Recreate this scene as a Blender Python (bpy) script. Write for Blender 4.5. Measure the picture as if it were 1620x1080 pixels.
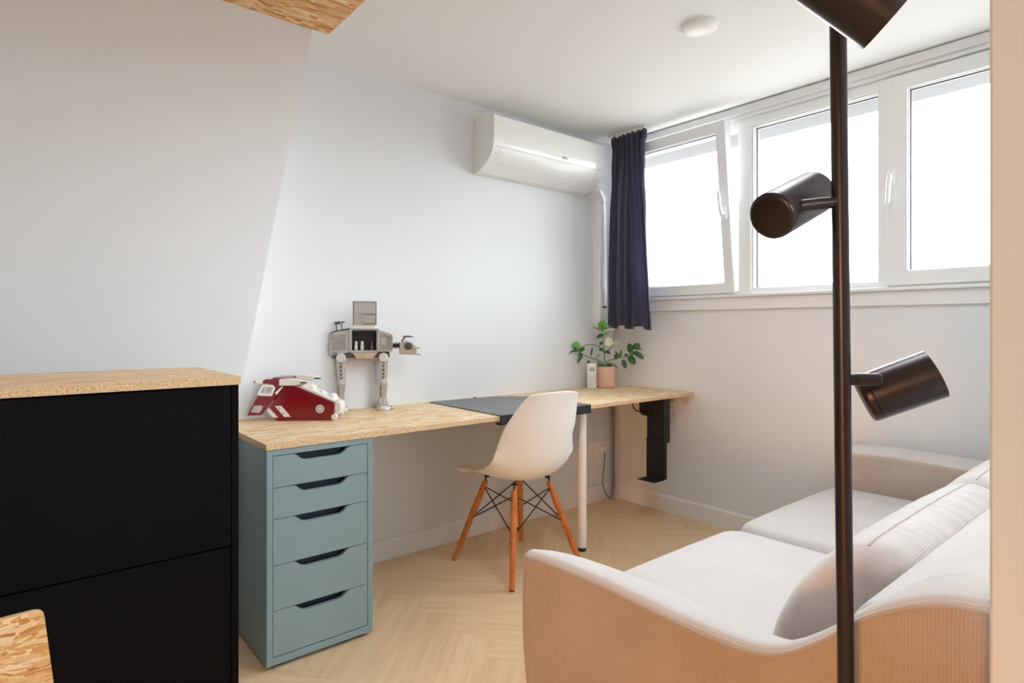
import bpy, bmesh, math, random
from mathutils import Vector, Matrix, noise
PI = math.pi
random.seed(7)
S = bpy.context.scene
for o in list(bpy.data.objects):
    bpy.data.objects.remove(o)
C = S.collection

# ------------------------------------------------------------------ camera
YAW = math.radians(50.13)
FX, FY = math.cos(YAW), math.sin(YAW)
CAM = Vector((-2.971, -2.539, 1.095))
cd = bpy.data.cameras.new('camera')
cam = bpy.data.objects.new('camera', cd)
C.objects.link(cam)
cam.location = CAM
cam.rotation_euler = (PI / 2, 0, YAW - PI / 2)
cd.sensor_width = 36.0
cd.lens = 36.0 * 944.6 / 1620.0
cd.shift_y = -24.0 / 1620.0
cd.clip_start = 0.02
S.camera = cam

# ------------------------------------------------------------------ world, lights, exposure
w = bpy.data.worlds.new('world')
S.world = w
w.use_nodes = True
bg = w.node_tree.nodes['Background']
# bright overcast sky over darker ground
_nt = w.node_tree
_tc = _nt.nodes.new('ShaderNodeTexCoord')
_sp = _nt.nodes.new('ShaderNodeSeparateXYZ')
_rp = _nt.nodes.new('ShaderNodeValToRGB')
_nt.links.new(_tc.outputs['Generated'], _sp.inputs[0])
_nt.links.new(_sp.outputs['Z'], _rp.inputs[0])
_rp.color_ramp.elements[0].position = 0.0
_rp.color_ramp.elements[0].color = (0.22, 0.22, 0.22, 1)
_rp.color_ramp.elements[1].position = 0.04
_rp.color_ramp.elements[1].color = (0.87, 0.945, 1.0, 1)
_nt.links.new(_rp.outputs[0], bg.inputs['Color'])
bg.inputs['Strength'].default_value = 13.0
S.view_settings.view_transform = 'Standard'
S.view_settings.look = 'None'
S.view_settings.gamma = 1.0
S.view_settings.exposure = 0.42
S.view_settings.use_curve_mapping = False
S.cycles.max_bounces = 14
S.cycles.diffuse_bounces = 8
S.cycles.glossy_bounces = 4
S.cycles.transparent_max_bounces = 12
S.cycles.sample_clamp_indirect = 6.0


def area(name, loc, rot, sx, sy, power, col=(1, 1, 1), portal=False):
    l = bpy.data.lights.new(name, 'AREA')
    l.shape = 'RECTANGLE'
    l.size, l.size_y = sx, sy
    l.energy = power
    l.color = col
    o = bpy.data.objects.new(name, l)
    C.objects.link(o)
    o.location = loc
    o.rotation_euler = rot
    if portal:
        l.cycles.is_portal = True
    return o


# portals guide sky light through the real window and the added fill openings
area('window_portal', (0.10, -1.18, 1.72), (0, PI / 2, 0), 0.95, 2.1, 1, portal=True)
area('rear_fill_portal', (-2.66, -5.02, 1.5), (PI / 2, 0, 0), 0.88, 1.3, 1, portal=True)  # rear opening is added, unseen, to fill the fronts facing it
# unseen ceiling opening added as fill light for floor and sofa
FILL_HOLE = (-1.78, -1.26, -2.05, -1.52)
area('roof_fill_portal', ((FILL_HOLE[0] + FILL_HOLE[1]) / 2, (FILL_HOLE[2] + FILL_HOLE[3]) / 2, 2.40), (0, 0, 0), FILL_HOLE[1] - FILL_HOLE[0], FILL_HOLE[3] - FILL_HOLE[2], 1, portal=True)
# warm spot lamps of the adjoining space behind the camera
def spot(name, loc, target, power, col, deg, blend=0.6, rad=0.08):
    l = bpy.data.lights.new(name, 'SPOT')
    l.energy = power
    l.color = col
    l.spot_size = math.radians(deg)
    l.spot_blend = blend
    l.shadow_soft_size = rad
    o = bpy.data.objects.new(name, l)
    C.objects.link(o)
    o.location = loc
    o.rotation_euler = (Vector(target) - Vector(loc)).to_track_quat('-Z', 'Y').to_euler()
    return o


WARM = (1.0, 0.40, 0.085)
spot('adjoining_room_spot', (-4.6, -2.9, 0.75), (-2.06, -1.80, 0.28), 105, WARM, 36, 0.6, 0.15)
spot('adjoining_room_spot', (-4.5, -2.95, 1.25), (-2.2, -2.50, 1.25), 60, (1.0, 0.55, 0.27), 34, 0.8, 0.15)
spot('adjoining_room_spot', (-3.3, -3.3, 2.15), (-3.05, -1.13, 0.35), 7, (1.0, 0.62, 0.34), 24, 0.6, 0.05)

# ------------------------------------------------------------------ materials
def srgb(r, g, b):
    f = lambda c: (c / 255 / 12.92) if c / 255 <= 0.04045 else ((c / 255 + 0.055) / 1.055) ** 2.4
    return (f(r), f(g), f(b), 1)


def mat(name, col, rough=0.6, metal=0.0, spec=0.5, coat=0.0, sheen=0.0, bump=None, var=None, trans=0.0):
    m = bpy.data.materials.new(name)
    m.use_nodes = True
    nt = m.node_tree
    b = nt.nodes['Principled BSDF']
    b.inputs['Base Color'].default_value = col
    b.inputs['Roughness'].default_value = rough
    b.inputs['Metallic'].default_value = metal
    b.inputs['Specular IOR Level'].default_value = spec
    b.inputs['Coat Weight'].default_value = coat
    b.inputs['Coat Roughness'].default_value = 0.08
    b.inputs['Sheen Weight'].default_value = sheen
    tc = nt.nodes.new('ShaderNodeTexCoord')
    n = nt.nodes.new('ShaderNodeTexNoise')
    nt.links.new(tc.outputs['Object'], n.inputs['Vector'])
    sc, amp = bump if bump else (120, 0.03)
    n.inputs['Scale'].default_value = sc
    n.inputs['Detail'].default_value = 4
    bp = nt.nodes.new('ShaderNodeBump')
    bp.inputs['Strength'].default_value = amp
    bp.inputs['Distance'].default_value = 0.002
    nt.links.new(n.outputs['Fac'], bp.inputs['Height'])
    nt.links.new(bp.outputs['Normal'], b.inputs['Normal'])
    if var:
        mx = nt.nodes.new('ShaderNodeMix')
        mx.data_type = 'RGBA'
        n2 = nt.nodes.new('ShaderNodeTexNoise')
        n2.inputs['Scale'].default_value = var[1]
        n2.inputs['Detail'].default_value = 5
        nt.links.new(tc.outputs['Object'], n2.inputs['Vector'])
        nt.links.new(n2.outputs['Fac'], mx.inputs[0])
        mx.inputs[6].default_value = col
        mx.inputs[7].default_value = var[0]
        nt.links.new(mx.outputs[2], b.inputs['Base Color'])
    return m


class G:
    """tiny node graph helper"""
    def __init__(s, m):
        s.nt = m.node_tree
        s.b = s.nt.nodes['Principled BSDF']

    def n(s, t, **k):
        x = s.nt.nodes.new(t)
        for a, v in k.items():
            setattr(x, a, v)
        return x

    def l(s, a, b):
        s.nt.links.new(a, b)

    def math(s, op, a, b=None):
        x = s.n('ShaderNodeMath', operation=op)
        for i, v in enumerate((a, b)):
            if v is None:
                continue
            if isinstance(v, (int, float)):
                x.inputs[i].default_value = v
            else:
                s.l(v, x.inputs[i])
        return x.outputs[0]

    def ramp(s, fac, stops):
        r = s.n('ShaderNodeValToRGB')
        e = r.color_ramp.elements
        while len(e) < len(stops):
            e.new(0.5)
        for i, (p, c) in enumerate(stops):
            e[i].position = p
            e[i].color = c
        s.l(fac, r.inputs[0])
        return r.outputs[0]

    def mix(s, fac, a, b, mode='MIX'):
        x = s.n('ShaderNodeMix', data_type='RGBA', blend_type=mode)
        if isinstance(fac, (int, float)):
            x.inputs[0].default_value = fac
        else:
            s.l(fac, x.inputs[0])
        for i, v in ((6, a), (7, b)):
            if isinstance(v, tuple):
                x.inputs[i].default_value = v
            else:
                s.l(v, x.inputs[i])
        return x.outputs[2]


def osb_mat(name, tint=1.0, scale=1.0, dark=False, upright=False):
    m = mat(name, (0.6, 0.4, 0.2, 1), 0.62)
    g = G(m)
    tc = g.n('ShaderNodeTexCoord')
    geo = g.n('ShaderNodeNewGeometry')
    cols = []
    heights = []
    for k, (ang, sx, sy) in enumerate(((0.25, 13, 62), (1.1, 15, 58), (-0.65, 14, 66))):
        mp = g.n('ShaderNodeMapping')
        mp.inputs['Rotation'].default_value = (0.02, ang, 0.0) if upright else (0.0 if k else 0.02, 0.03 * k, ang)
        mp.inputs['Scale'].default_value = (sx * scale, sy * scale, sy * scale)
        mp.inputs['Location'].default_value = (k * 3.3, k * 1.7, k)
        dn = g.n('ShaderNodeTexNoise')
        dn.inputs['Scale'].default_value = 9
        g.l(tc.outputs['Object'], dn.inputs['Vector'])
        vm = g.n('ShaderNodeVectorMath', operation='MULTIPLY_ADD')
        g.l(dn.outputs['Color'], vm.inputs[0])
        vm.inputs[1].default_value = (0.05, 0.05, 0.05)
        g.l(tc.outputs['Object'], vm.inputs[2])
        g.l(vm.outputs[0], mp.inputs['Vector'])
        v = g.n('ShaderNodeTexVoronoi')
        v.inputs['Scale'].default_value = 1.0
        v.inputs['Randomness'].default_value = 1.0
        g.l(mp.outputs[0], v.inputs['Vector'])
        sp = g.n('ShaderNodeSeparateColor')
        g.l(v.outputs['Color'], sp.inputs[0])
        heights.append(sp.outputs[0])
        if dark:
            st = [(0.0, srgb(196, 128, 62)), (0.25, srgb(222, 162, 94)), (0.6, srgb(236, 192, 136)), (1.0, srgb(248, 224, 184))]  # amber stops paint in the warm light falling on these boards
        else:
            st = [(0.0, srgb(212, 170, 120)), (0.25, srgb(226, 192, 146)), (0.6, srgb(236, 208, 168)), (1.0, srgb(244, 226, 194))]
        cols.append(g.ramp(sp.outputs[1], st))
    m1 = g.math('GREATER_THAN', heights[0], 0.55)
    m2 = g.math('GREATER_THAN', heights[1], 0.6)
    c = g.mix(m1, cols[1], cols[0])
    c = g.mix(m2, c, cols[2])
    nz = g.n('ShaderNodeTexNoise')
    nz.inputs['Scale'].default_value = 220
    nz.inputs['Detail'].default_value = 3
    g.l(tc.outputs['Object'], nz.inputs['Vector'])
    c = g.mix(0.35, c, g.ramp(nz.outputs['Fac'], [(0.3, (0.72, 0.66, 0.58, 1)), (0.6, (1, 1, 1, 1))]), 'MULTIPLY')
    g.l(c, g.b.inputs['Base Color'])
    bp = g.n('ShaderNodeBump')
    bp.inputs['Strength'].default_value = 0.25
    bp.inputs['Distance'].default_value = 0.001
    g.l(g.math('ADD', heights[0], heights[1]), bp.inputs['Height'])
    g.l(bp.outputs[0], g.b.inputs['Normal'])
    return m


def edge_mat(name, c0, c1):
    m = mat(name, c0, 0.8)
    g = G(m)
    tc = g.n('ShaderNodeTexCoord')
    nz = g.n('ShaderNodeTexNoise')
    nz.inputs['Scale'].default_value = 260
    nz.inputs['Detail'].default_value = 4
    g.l(tc.outputs['Object'], nz.inputs['Vector'])
    g.l(g.ramp(nz.outputs['Fac'], [(0.28, srgb(176, 136, 94)), (0.40, c0), (0.65, c1)]), g.b.inputs['Base Color'])
    return m


def cord_mat(name, col, axis, freq=230.0, dark=None):
    """fine corduroy; ribs run perpendicular to `axis` (object space)"""
    m = mat(name, col, 0.9, spec=0.2, sheen=0.35)
    g = G(m)
    tc = g.n('ShaderNodeTexCoord')
    sp = g.n('ShaderNodeSeparateXYZ')
    nz = g.n('ShaderNodeTexNoise')
    nz.inputs['Scale'].default_value = 5
    g.l(tc.outputs['Object'], nz.inputs['Vector'])
    vm = g.n('ShaderNodeVectorMath', operation='MULTIPLY_ADD')
    g.l(nz.outputs['Color'], vm.inputs[0])
    vm.inputs[1].default_value = (0.012, 0.012, 0.012)
    g.l(tc.outputs['Object'], vm.inputs[2])
    g.l(vm.outputs[0], sp.inputs[0])
    v = sp.outputs['XYZ'.index(axis)]
    s1 = g.math('SINE', g.math('MULTIPLY', v, freq * 2 * PI))
    h = g.math('MULTIPLY', g.math('ADD', s1, 1.0), 0.5)
    n2 = g.n('ShaderNodeTexNoise')
    n2.inputs['Scale'].default_value = 1.0
    n2.inputs['Detail'].default_value = 6
    mpn = g.n('ShaderNodeMapping')
    mpn.inputs['Scale'].default_value = (110, 110, 40)
    g.l(tc.outputs['Object'], mpn.inputs[0])
    g.l(mpn.outputs[0], n2.inputs['Vector'])
    n3 = g.n('ShaderNodeTexNoise')
    n3.inputs['Scale'].default_value = 6
    n3.inputs['Detail'].default_value = 3
    g.l(tc.outputs['Object'], n3.inputs['Vector'])
    dk = tuple(x * 0.88 for x in col[:3]) + (1,)
    lt = tuple(min(1, x * 1.1) for x in col[:3]) + (1,)
    c = g.mix(g.math('ADD', g.math('MULTIPLY', h, 0.6), g.math('MULTIPLY', n2.outputs['Fac'], 0.5)), dk, lt)
    c = g.mix(0.5, c, g.ramp(n3.outputs['Fac'], [(0.3, (0.86, 0.84, 0.82, 1)), (0.65, (1, 1, 1, 1))]), 'MULTIPLY')
    g.l(c, g.b.inputs['Base Color'])
    bp = g.n('ShaderNodeBump')
    bp.inputs['Strength'].default_value = 0.4
    bp.inputs['Distance'].default_value = 0.0008
    g.l(g.math('ADD', h, n2.outputs['Fac']), bp.inputs['Height'])
    g.l(bp.outputs[0], g.b.inputs['Normal'])
    return m


def wood_mat(name, c0, c1, scale=(4, 60, 60), rough=0.5):
    m = mat(name, c0, rough)
    g = G(m)
    tc = g.n('ShaderNodeTexCoord')
    mp = g.n('ShaderNodeMapping')
    mp.inputs['Scale'].default_value = scale
    g.l(tc.outputs['Object'], mp.inputs[0])
    nz = g.n('ShaderNodeTexNoise')
    nz.inputs['Scale'].default_value = 1.0
    nz.inputs['Detail'].default_value = 6
    g.l(mp.outputs[0], nz.inputs['Vector'])
    g.l(g.ramp(nz.outputs['Fac'], [(0.3, c0), (0.7, c1)]), g.b.inputs['Base Color'])
    return m


def floor_mat():
    m = mat('oak_herringbone', (0.6, 0.45, 0.3, 1), 0.42, spec=0.35)
    g = G(m)
    uv = g.n('ShaderNodeUVMap')
    at = g.n('ShaderNodeAttribute', attribute_name='tone')
    mp = g.n('ShaderNodeMapping')
    mp.inputs['Scale'].default_value = (2.2, 38, 1)
    g.l(uv.outputs[0], mp.inputs[0])
    nz = g.n('ShaderNodeTexNoise')
    nz.inputs['Scale'].default_value = 1.0
    nz.inputs['Detail'].default_value = 7
    nz.inputs['Distortion'].default_value = 0.6
    g.l(mp.outputs[0], nz.inputs['Vector'])
    mp2 = g.n('ShaderNodeMapping')
    mp2.inputs['Scale'].default_value = (7, 260, 1)
    g.l(uv.outputs[0], mp2.inputs[0])
    nf = g.n('ShaderNodeTexNoise')
    nf.inputs['Scale'].default_value = 1.0
    nf.inputs['Detail'].default_value = 4
    g.l(mp2.outputs[0], nf.inputs['Vector'])
    c = g.ramp(nz.outputs['Fac'], [(0.25, srgb(218, 184, 144)), (0.5, srgb(227, 198, 160)), (0.75, srgb(234, 208, 174))])
    c = g.mix(0.35, c, g.ramp(nf.outputs['Fac'], [(0.35, (0.9, 0.86, 0.80, 1)), (0.6, (1, 1, 1, 1))]), 'MULTIPLY')
    tn = g.ramp(at.outputs['Fac'], [(0.0, (0.93, 0.91, 0.885, 1)), (1.0, (1.0, 1.0, 1.0, 1))])
    c = g.mix(1.0, c, tn, 'MULTIPLY')
    sp = g.n('ShaderNodeSeparateXYZ')
    g.l(uv.outputs[0], sp.inputs[0])
    g.l(c, g.b.inputs['Base Color'])
    bp = g.n('ShaderNodeBump')
    bp.inputs['Strength'].default_value = 0.12
    bp.inputs['Distance'].default_value = 0.001
    g.l(nf.outputs['Fac'], bp.inputs['Height'])
    g.l(bp.outputs[0], g.b.inputs['Normal'])
    return m


def glass_mat():
    m = bpy.data.materials.new('window_glass')
    m.use_nodes = True
    nt = m.node_tree
    nt.nodes.clear()
    out = nt.nodes.new('ShaderNodeOutputMaterial')
    tr = nt.nodes.new('ShaderNodeBsdfTransparent')
    gl = nt.nodes.new('ShaderNodeBsdfGlossy')
    gl.inputs['Roughness'].default_value = 0.02
    lw = nt.nodes.new('ShaderNodeLayerWeight')
    lw.inputs['Blend'].default_value = 0.25
    ml = nt.nodes.new('ShaderNodeMath')
    ml.operation = 'MULTIPLY'
    ml.inputs[1].default_value = 0.35
    mx = nt.nodes.new('ShaderNodeMixShader')
    nt.links.new(lw.outputs['Fresnel'], ml.inputs[0])
    nt.links.new(ml.outputs[0], mx.inputs[0])
    nt.links.new(tr.outputs[0], mx.inputs[1])
    nt.links.new(gl.outputs[0], mx.inputs[2])
    nt.links.new(mx.outputs[0], out.inputs[0])
    return m


M = {}
M['wall'] = mat('wall_paint', srgb(225, 227, 229), 0.85, spec=0.2, bump=(90, 0.06))
M['ceil'] = mat('ceiling_paint', srgb(238, 238, 235), 0.9, spec=0.1, bump=(90, 0.05))
M['trim'] = mat('trim_paint', srgb(232, 232, 232), 0.5)
M['pvc'] = mat('white_window_plastic', srgb(236, 238, 238), 0.35)
M['gasket'] = mat('black_rubber_gasket', srgb(50, 50, 52), 0.7)
M['glass'] = glass_mat()
M['soffit'] = mat('soffit_paint', srgb(112, 112, 112), 0.8)
M['floor'] = floor_mat()
M['osb'] = osb_mat('pale_osb')
M['osb_warm_lit'] = osb_mat('warm_lit_osb', dark=True)  # strand board with warm light put into its colour
M['osb_up'] = osb_mat('upright_warm_lit_osb', dark=True, upright=True, scale=2.3)
M['osb_edge'] = edge_mat('osb_cut_edge', srgb(206, 170, 126), srgb(232, 204, 166))
M['black'] = mat('black_cabinet_laminate', srgb(9, 7, 8), 0.6, spec=0.08, bump=(300, 0.05))
M['teal'] = mat('grey_turquoise_lacquer', srgb(134, 154, 156), 0.5, spec=0.3)
M['teal_in'] = mat('dark_drawer_inside', srgb(40, 52, 62), 0.7)
M['white_ac'] = mat('glossy_white_plastic', srgb(240, 240, 238), 0.22, coat=0.6)
M['white_m'] = mat('matt_white_plastic', srgb(234, 234, 230), 0.45)
M['grey_line'] = mat('grey_seam', srgb(150, 150, 150), 0.6)
M['logo'] = mat('grey_print', srgb(150, 150, 154), 0.5)
M['curtain'] = mat('dark_blue_cotton', srgb(96, 96, 116), 0.95, spec=0.1, sheen=0.4, bump=(600, 0.4), var=(srgb(92, 90, 108), 140))
_g = G(M['curtain'])
_t = _g.n('ShaderNodeBsdfTranslucent')
_t.inputs['Color'].default_value = srgb(120, 120, 140)
_mx = _g.n('ShaderNodeMixShader')
_mx.inputs[0].default_value = 0.4
_out = [n for n in _g.nt.nodes if n.type == 'OUTPUT_MATERIAL'][0]
_g.l(_g.b.outputs[0], _mx.inputs[1])
_g.l(_t.outputs[0], _mx.inputs[2])
_g.l(_mx.outputs[0], _out.inputs[0])
M['cable'] = mat('grey_cable_sleeve', srgb(158, 154, 154), 0.6)
M['cable_dark'] = mat('dark_grey_cable', srgb(116, 114, 116), 0.5)
M['blackmetal'] = mat('black_powder_coated_steel', srgb(26, 25, 27), 0.5, spec=0.45)
M['lampblack'] = mat('satin_black_lamp_metal', srgb(70, 61, 61), 0.33, metal=0.8, spec=0.5)
M['chrome'] = mat('chrome', srgb(200, 200, 200), 0.2, metal=1.0)
M['shell'] = mat('white_chair_polypropylene', srgb(250, 249, 245), 0.38, spec=0.4)
M['leg_wood'] = wood_mat('orange_beech', srgb(176, 98, 44), srgb(212, 134, 70), (30, 30, 6))
M['leg_white'] = mat('white_lacquered_steel', srgb(240, 240, 236), 0.35)
M['pad'] = mat('black_desk_pad_leatherette', srgb(104, 106, 110), 0.42, spec=0.5, bump=(500, 0.15))
M['pad_edge'] = mat('matt_black_pad_edge', srgb(34, 35, 40), 0.7)
M['fab_top'] = cord_mat('pale_grey_corduroy_top', srgb(206, 198, 194), 'X', 230)
M['fab_cush'] = cord_mat('pale_grey_corduroy', srgb(206, 199, 196), 'Y', 260)
M['fab_shade'] = cord_mat('shaded_corduroy_side', srgb(190, 172, 158), 'Y', 230)  # same corduroy, tinted darker and warmer to paint in side shading
M['pipe'] = mat('grey_fabric_piping', srgb(188, 176, 170), 0.9, sheen=0.3, bump=(300, 0.3))
M['pot'] = mat('pink_beige_ceramic', srgb(226, 182, 156), 0.55, bump=(200, 0.06))
M['soil'] = mat('potting_soil', srgb(60, 44, 34), 0.95, bump=(150, 1.0))
M['leaf'] = mat('dark_green_leaf', srgb(36, 84, 38), 0.35, spec=0.5, var=(srgb(58, 112, 48), 30))
M['leaf_new'] = mat('bright_green_leaf', srgb(72, 160, 52), 0.35, spec=0.5, var=(srgb(120, 190, 84), 40))
M['leaf_pale'] = mat('cream_green_leaf', srgb(190, 214, 160), 0.4, var=(srgb(225, 232, 205), 40))
M['stem'] = mat('green_stem', srgb(112, 140, 82), 0.6)
M['lego_grey'] = mat('grey_toy_plastic', srgb(196, 191, 186), 0.3, var=(srgb(176, 168, 160), 60))
M['lego_pale'] = mat('pale_grey_toy_plastic', srgb(216, 212, 208), 0.3)
M['lego_dark'] = mat('dark_grey_toy_plastic', srgb(84, 78, 76), 0.35)
M['lego_black'] = mat('black_toy_plastic', srgb(30, 28, 28), 0.35)
M['lego_red'] = mat('dark_red_toy_plastic', srgb(128, 17, 28), 0.25, coat=0.3)
M['lego_white'] = mat('white_toy_plastic', srgb(236, 230, 222), 0.3)
M['lego_tan'] = mat('tan_toy_plastic', srgb(204, 182, 160), 0.35)
M['smoke'] = mat('pale_clear_toy_canopy', srgb(226, 228, 232), 0.2, coat=0.2)
M['screen'] = mat('grey_lcd', srgb(168, 174, 176), 0.25)
M['key'] = mat('pale_grey_rubber_key', srgb(206, 208, 210), 0.6)
M['clear'] = mat('clear_bumper_plastic', srgb(210, 206, 198), 0.2)

# ------------------------------------------------------------------ geometry helpers
def link_bm(name, bm, m, parent=None, smooth=False, ang=35):
    me = bpy.data.meshes.new(name)
    bmesh.ops.recalc_face_normals(bm, faces=bm.faces)
    bm.to_mesh(me)
    bm.free()
    ms = m if isinstance(m, (list, tuple)) else [m]
    for x in ms:
        me.materials.append(x)
    if smooth:
        for p in me.polygons:
            p.use_smooth = True
        try:
            me.set_sharp_from_angle(angle=math.radians(ang))
        except Exception:
            pass
    o = bpy.data.objects.new(name, me)
    C.objects.link(o)
    if parent is not None:
        o.parent = parent
    return o


def box(bm, x0, x1, y0, y1, z0, z1, bev=0.0, mi=0, seg=2):
    b2 = bmesh.new()
    bmesh.ops.create_cube(b2, size=1)
    bmesh.ops.scale(b2, vec=(abs(x1 - x0), abs(y1 - y0), abs(z1 - z0)), verts=b2.verts)
    bmesh.ops.translate(b2, vec=((x0 + x1) / 2, (y0 + y1) / 2, (z0 + z1) / 2), verts=b2.verts)
    if bev > 0:
        bmesh.ops.bevel(b2, geom=b2.edges[:], offset=bev, segments=seg, affect='EDGES', profile=0.5)
    merge(bm, b2, mi)


def merge(bm, b2, mi=None, mtx=None):
    if mtx is not None:
        bmesh.ops.transform(b2, matrix=mtx, verts=b2.verts)
    b2.verts.index_update()
    vs = [bm.verts.new(v.co) for v in b2.verts]
    for f in b2.faces:
        try:
            nf = bm.faces.new([vs[v.index] for v in f.verts])
            nf.material_index = f.material_index if mi is None else mi
        except ValueError:
            pass
    b2.free()


def prism(bm, pts, axis, a, b, mi=0, bev=0.0):
    """polygon pts (2D) extruded along axis from a to b"""
    b2 = bmesh.new()
    def P(p, t):
        if axis == 'x':
            return (t, p[0], p[1])
        if axis == 'y':
            return (p[0], t, p[1])
        return (p[0], p[1], t)
    lo = [b2.verts.new(P(p, a)) for p in pts]
    hi = [b2.verts.new(P(p, b)) for p in pts]
    n = len(pts)
    b2.faces.new(lo)
    b2.faces.new(hi[::-1])
    for i in range(n):
        b2.faces.new((lo[i], lo[(i + 1) % n], hi[(i + 1) % n], hi[i]))
    bmesh.ops.recalc_face_normals(b2, faces=b2.faces)
    if bev > 0:
        bmesh.ops.bevel(b2, geom=b2.edges[:], offset=bev, segments=2, affect='EDGES', profile=0.5)
    merge(bm, b2, mi)


def lathe(bm, prof, n=32, mtx=None, mi=0):
    """prof = [(r, z)]"""
    b2 = bmesh.new()
    rings = []
    for r, z in prof:
        if r < 1e-6:
            rings.append([b2.verts.new((0, 0, z))])
        else:
            rings.append([b2.verts.new((r * math.cos(2 * PI * i / n), r * math.sin(2 * PI * i / n), z)) for i in range(n)])
    for a, b in zip(rings, rings[1:]):
        for i in range(n):
            j = (i + 1) % n
            if len(a) == 1 and len(b) == 1:
                continue
            if len(a) == 1:
                b2.faces.new((a[0], b[j], b[i]))
            elif len(b) == 1:
                b2.faces.new((a[i], a[j], b[0]))
            else:
                b2.faces.new((a[i], a[j], b[j], b[i]))
    for rg, flip in ((rings[0], True), (rings[-1], False)):
        if len(rg) > 1:
            b2.faces.new(rg[::-1] if flip else rg)
    merge(bm, b2, mi, mtx)


def align(p, d):
    """matrix placing local +Z along d at p"""
    q = Vector((0, 0, 1)).rotation_difference(Vector(d).normalized())
    return Matrix.Translation(Vector(p)) @ q.to_matrix().to_4x4()


def cyl(bm, p0, p1, r0, r1=None, n=20, mi=0):
    p0, p1 = Vector(p0), Vector(p1)
    L = (p1 - p0).length
    r1 = r0 if r1 is None else r1
    lathe(bm, [(r0, 0), (r1, L)], n, align(p0, p1 - p0), mi)


def crom(pts, n=8):
    pts = [Vector(p) for p in pts]
    out = []
    P = [pts[0] * 2 - pts[1]] + pts + [pts[-1] * 2 - pts[-2]]
    for i in range(1, len(P) - 2):
        a, b, c, d = P[i - 1:i + 3]
        for k in range(n):
            t = k / n
            out.append(0.5 * ((2 * b) + (c - a) * t + (2 * a - 5 * b + 4 * c - d) * t * t + (3 * b - a - 3 * c + d) * t ** 3))
    out.append(pts[-1])
    return out


def tube(bm, pts, r, n=10, mi=0):
    pts = [Vector(p) for p in pts]
    b2 = bmesh.new()
    rings = []
    up = None
    for i, p in enumerate(pts):
        d = (pts[min(i + 1, len(pts) - 1)] - pts[max(i - 1, 0)]).normalized()
        if up is None:
            up = d.orthogonal().normalized()
        up = (up - d * up.dot(d)).normalized()
        s = d.cross(up)
        rr = r[i] if isinstance(r, (list, tuple)) else r
        rings.append([b2.verts.new(p + (up * math.cos(2 * PI * k / n) + s * math.sin(2 * PI * k / n)) * rr) for k in range(n)])
    for a, b in zip(rings, rings[1:]):
        for k in range(n):
            j = (k + 1) % n
            b2.faces.new((a[k], a[j], b[j], b[k]))
    b2.faces.new(rings[0][::-1])
    b2.faces.new(rings[-1])
    merge(bm, b2, mi)


def thing(name, label, cat, loc=(0, 0, 0), rotz=0.0, group=None):
    o = bpy.data.objects.new(name, None)
    C.objects.link(o)
    o.empty_display_size = 0.05
    o.location = loc
    o.rotation_euler = (0, 0, rotz)
    o['label'] = label
    o['category'] = cat
    if group:
        o['group'] = group
    return o


def tag(o, label, cat, group=None):
    o['label'] = label
    o['category'] = cat
    if group:
        o['group'] = group
    return o


def struct(o):
    o['kind'] = 'structure'
    return o


def part(name, m, parent, fn, smooth=False, ang=35, sub=0):
    bm = bmesh.new()
    fn(bm)
    o = link_bm(name, bm, m, parent, smooth, ang)
    if sub:
        md = o.modifiers.new('sub', 'SUBSURF')
        md.levels = md.render_levels = sub
    return o


def sm(a, b, x):
    t = max(0, min(1, (x - a) / (b - a)))
    return t * t * (3 - 2 * t)


def interp(tab, x):
    if x <= tab[0][0]:
        return tab[0][1]
    for (a, va), (b, vb) in zip(tab, tab[1:]):
        if x <= b:
            t = (x - a) / (b - a)
            t = t * t * (3 - 2 * t)
            return va + (vb - va) * t
    return tab[-1][1]


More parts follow.
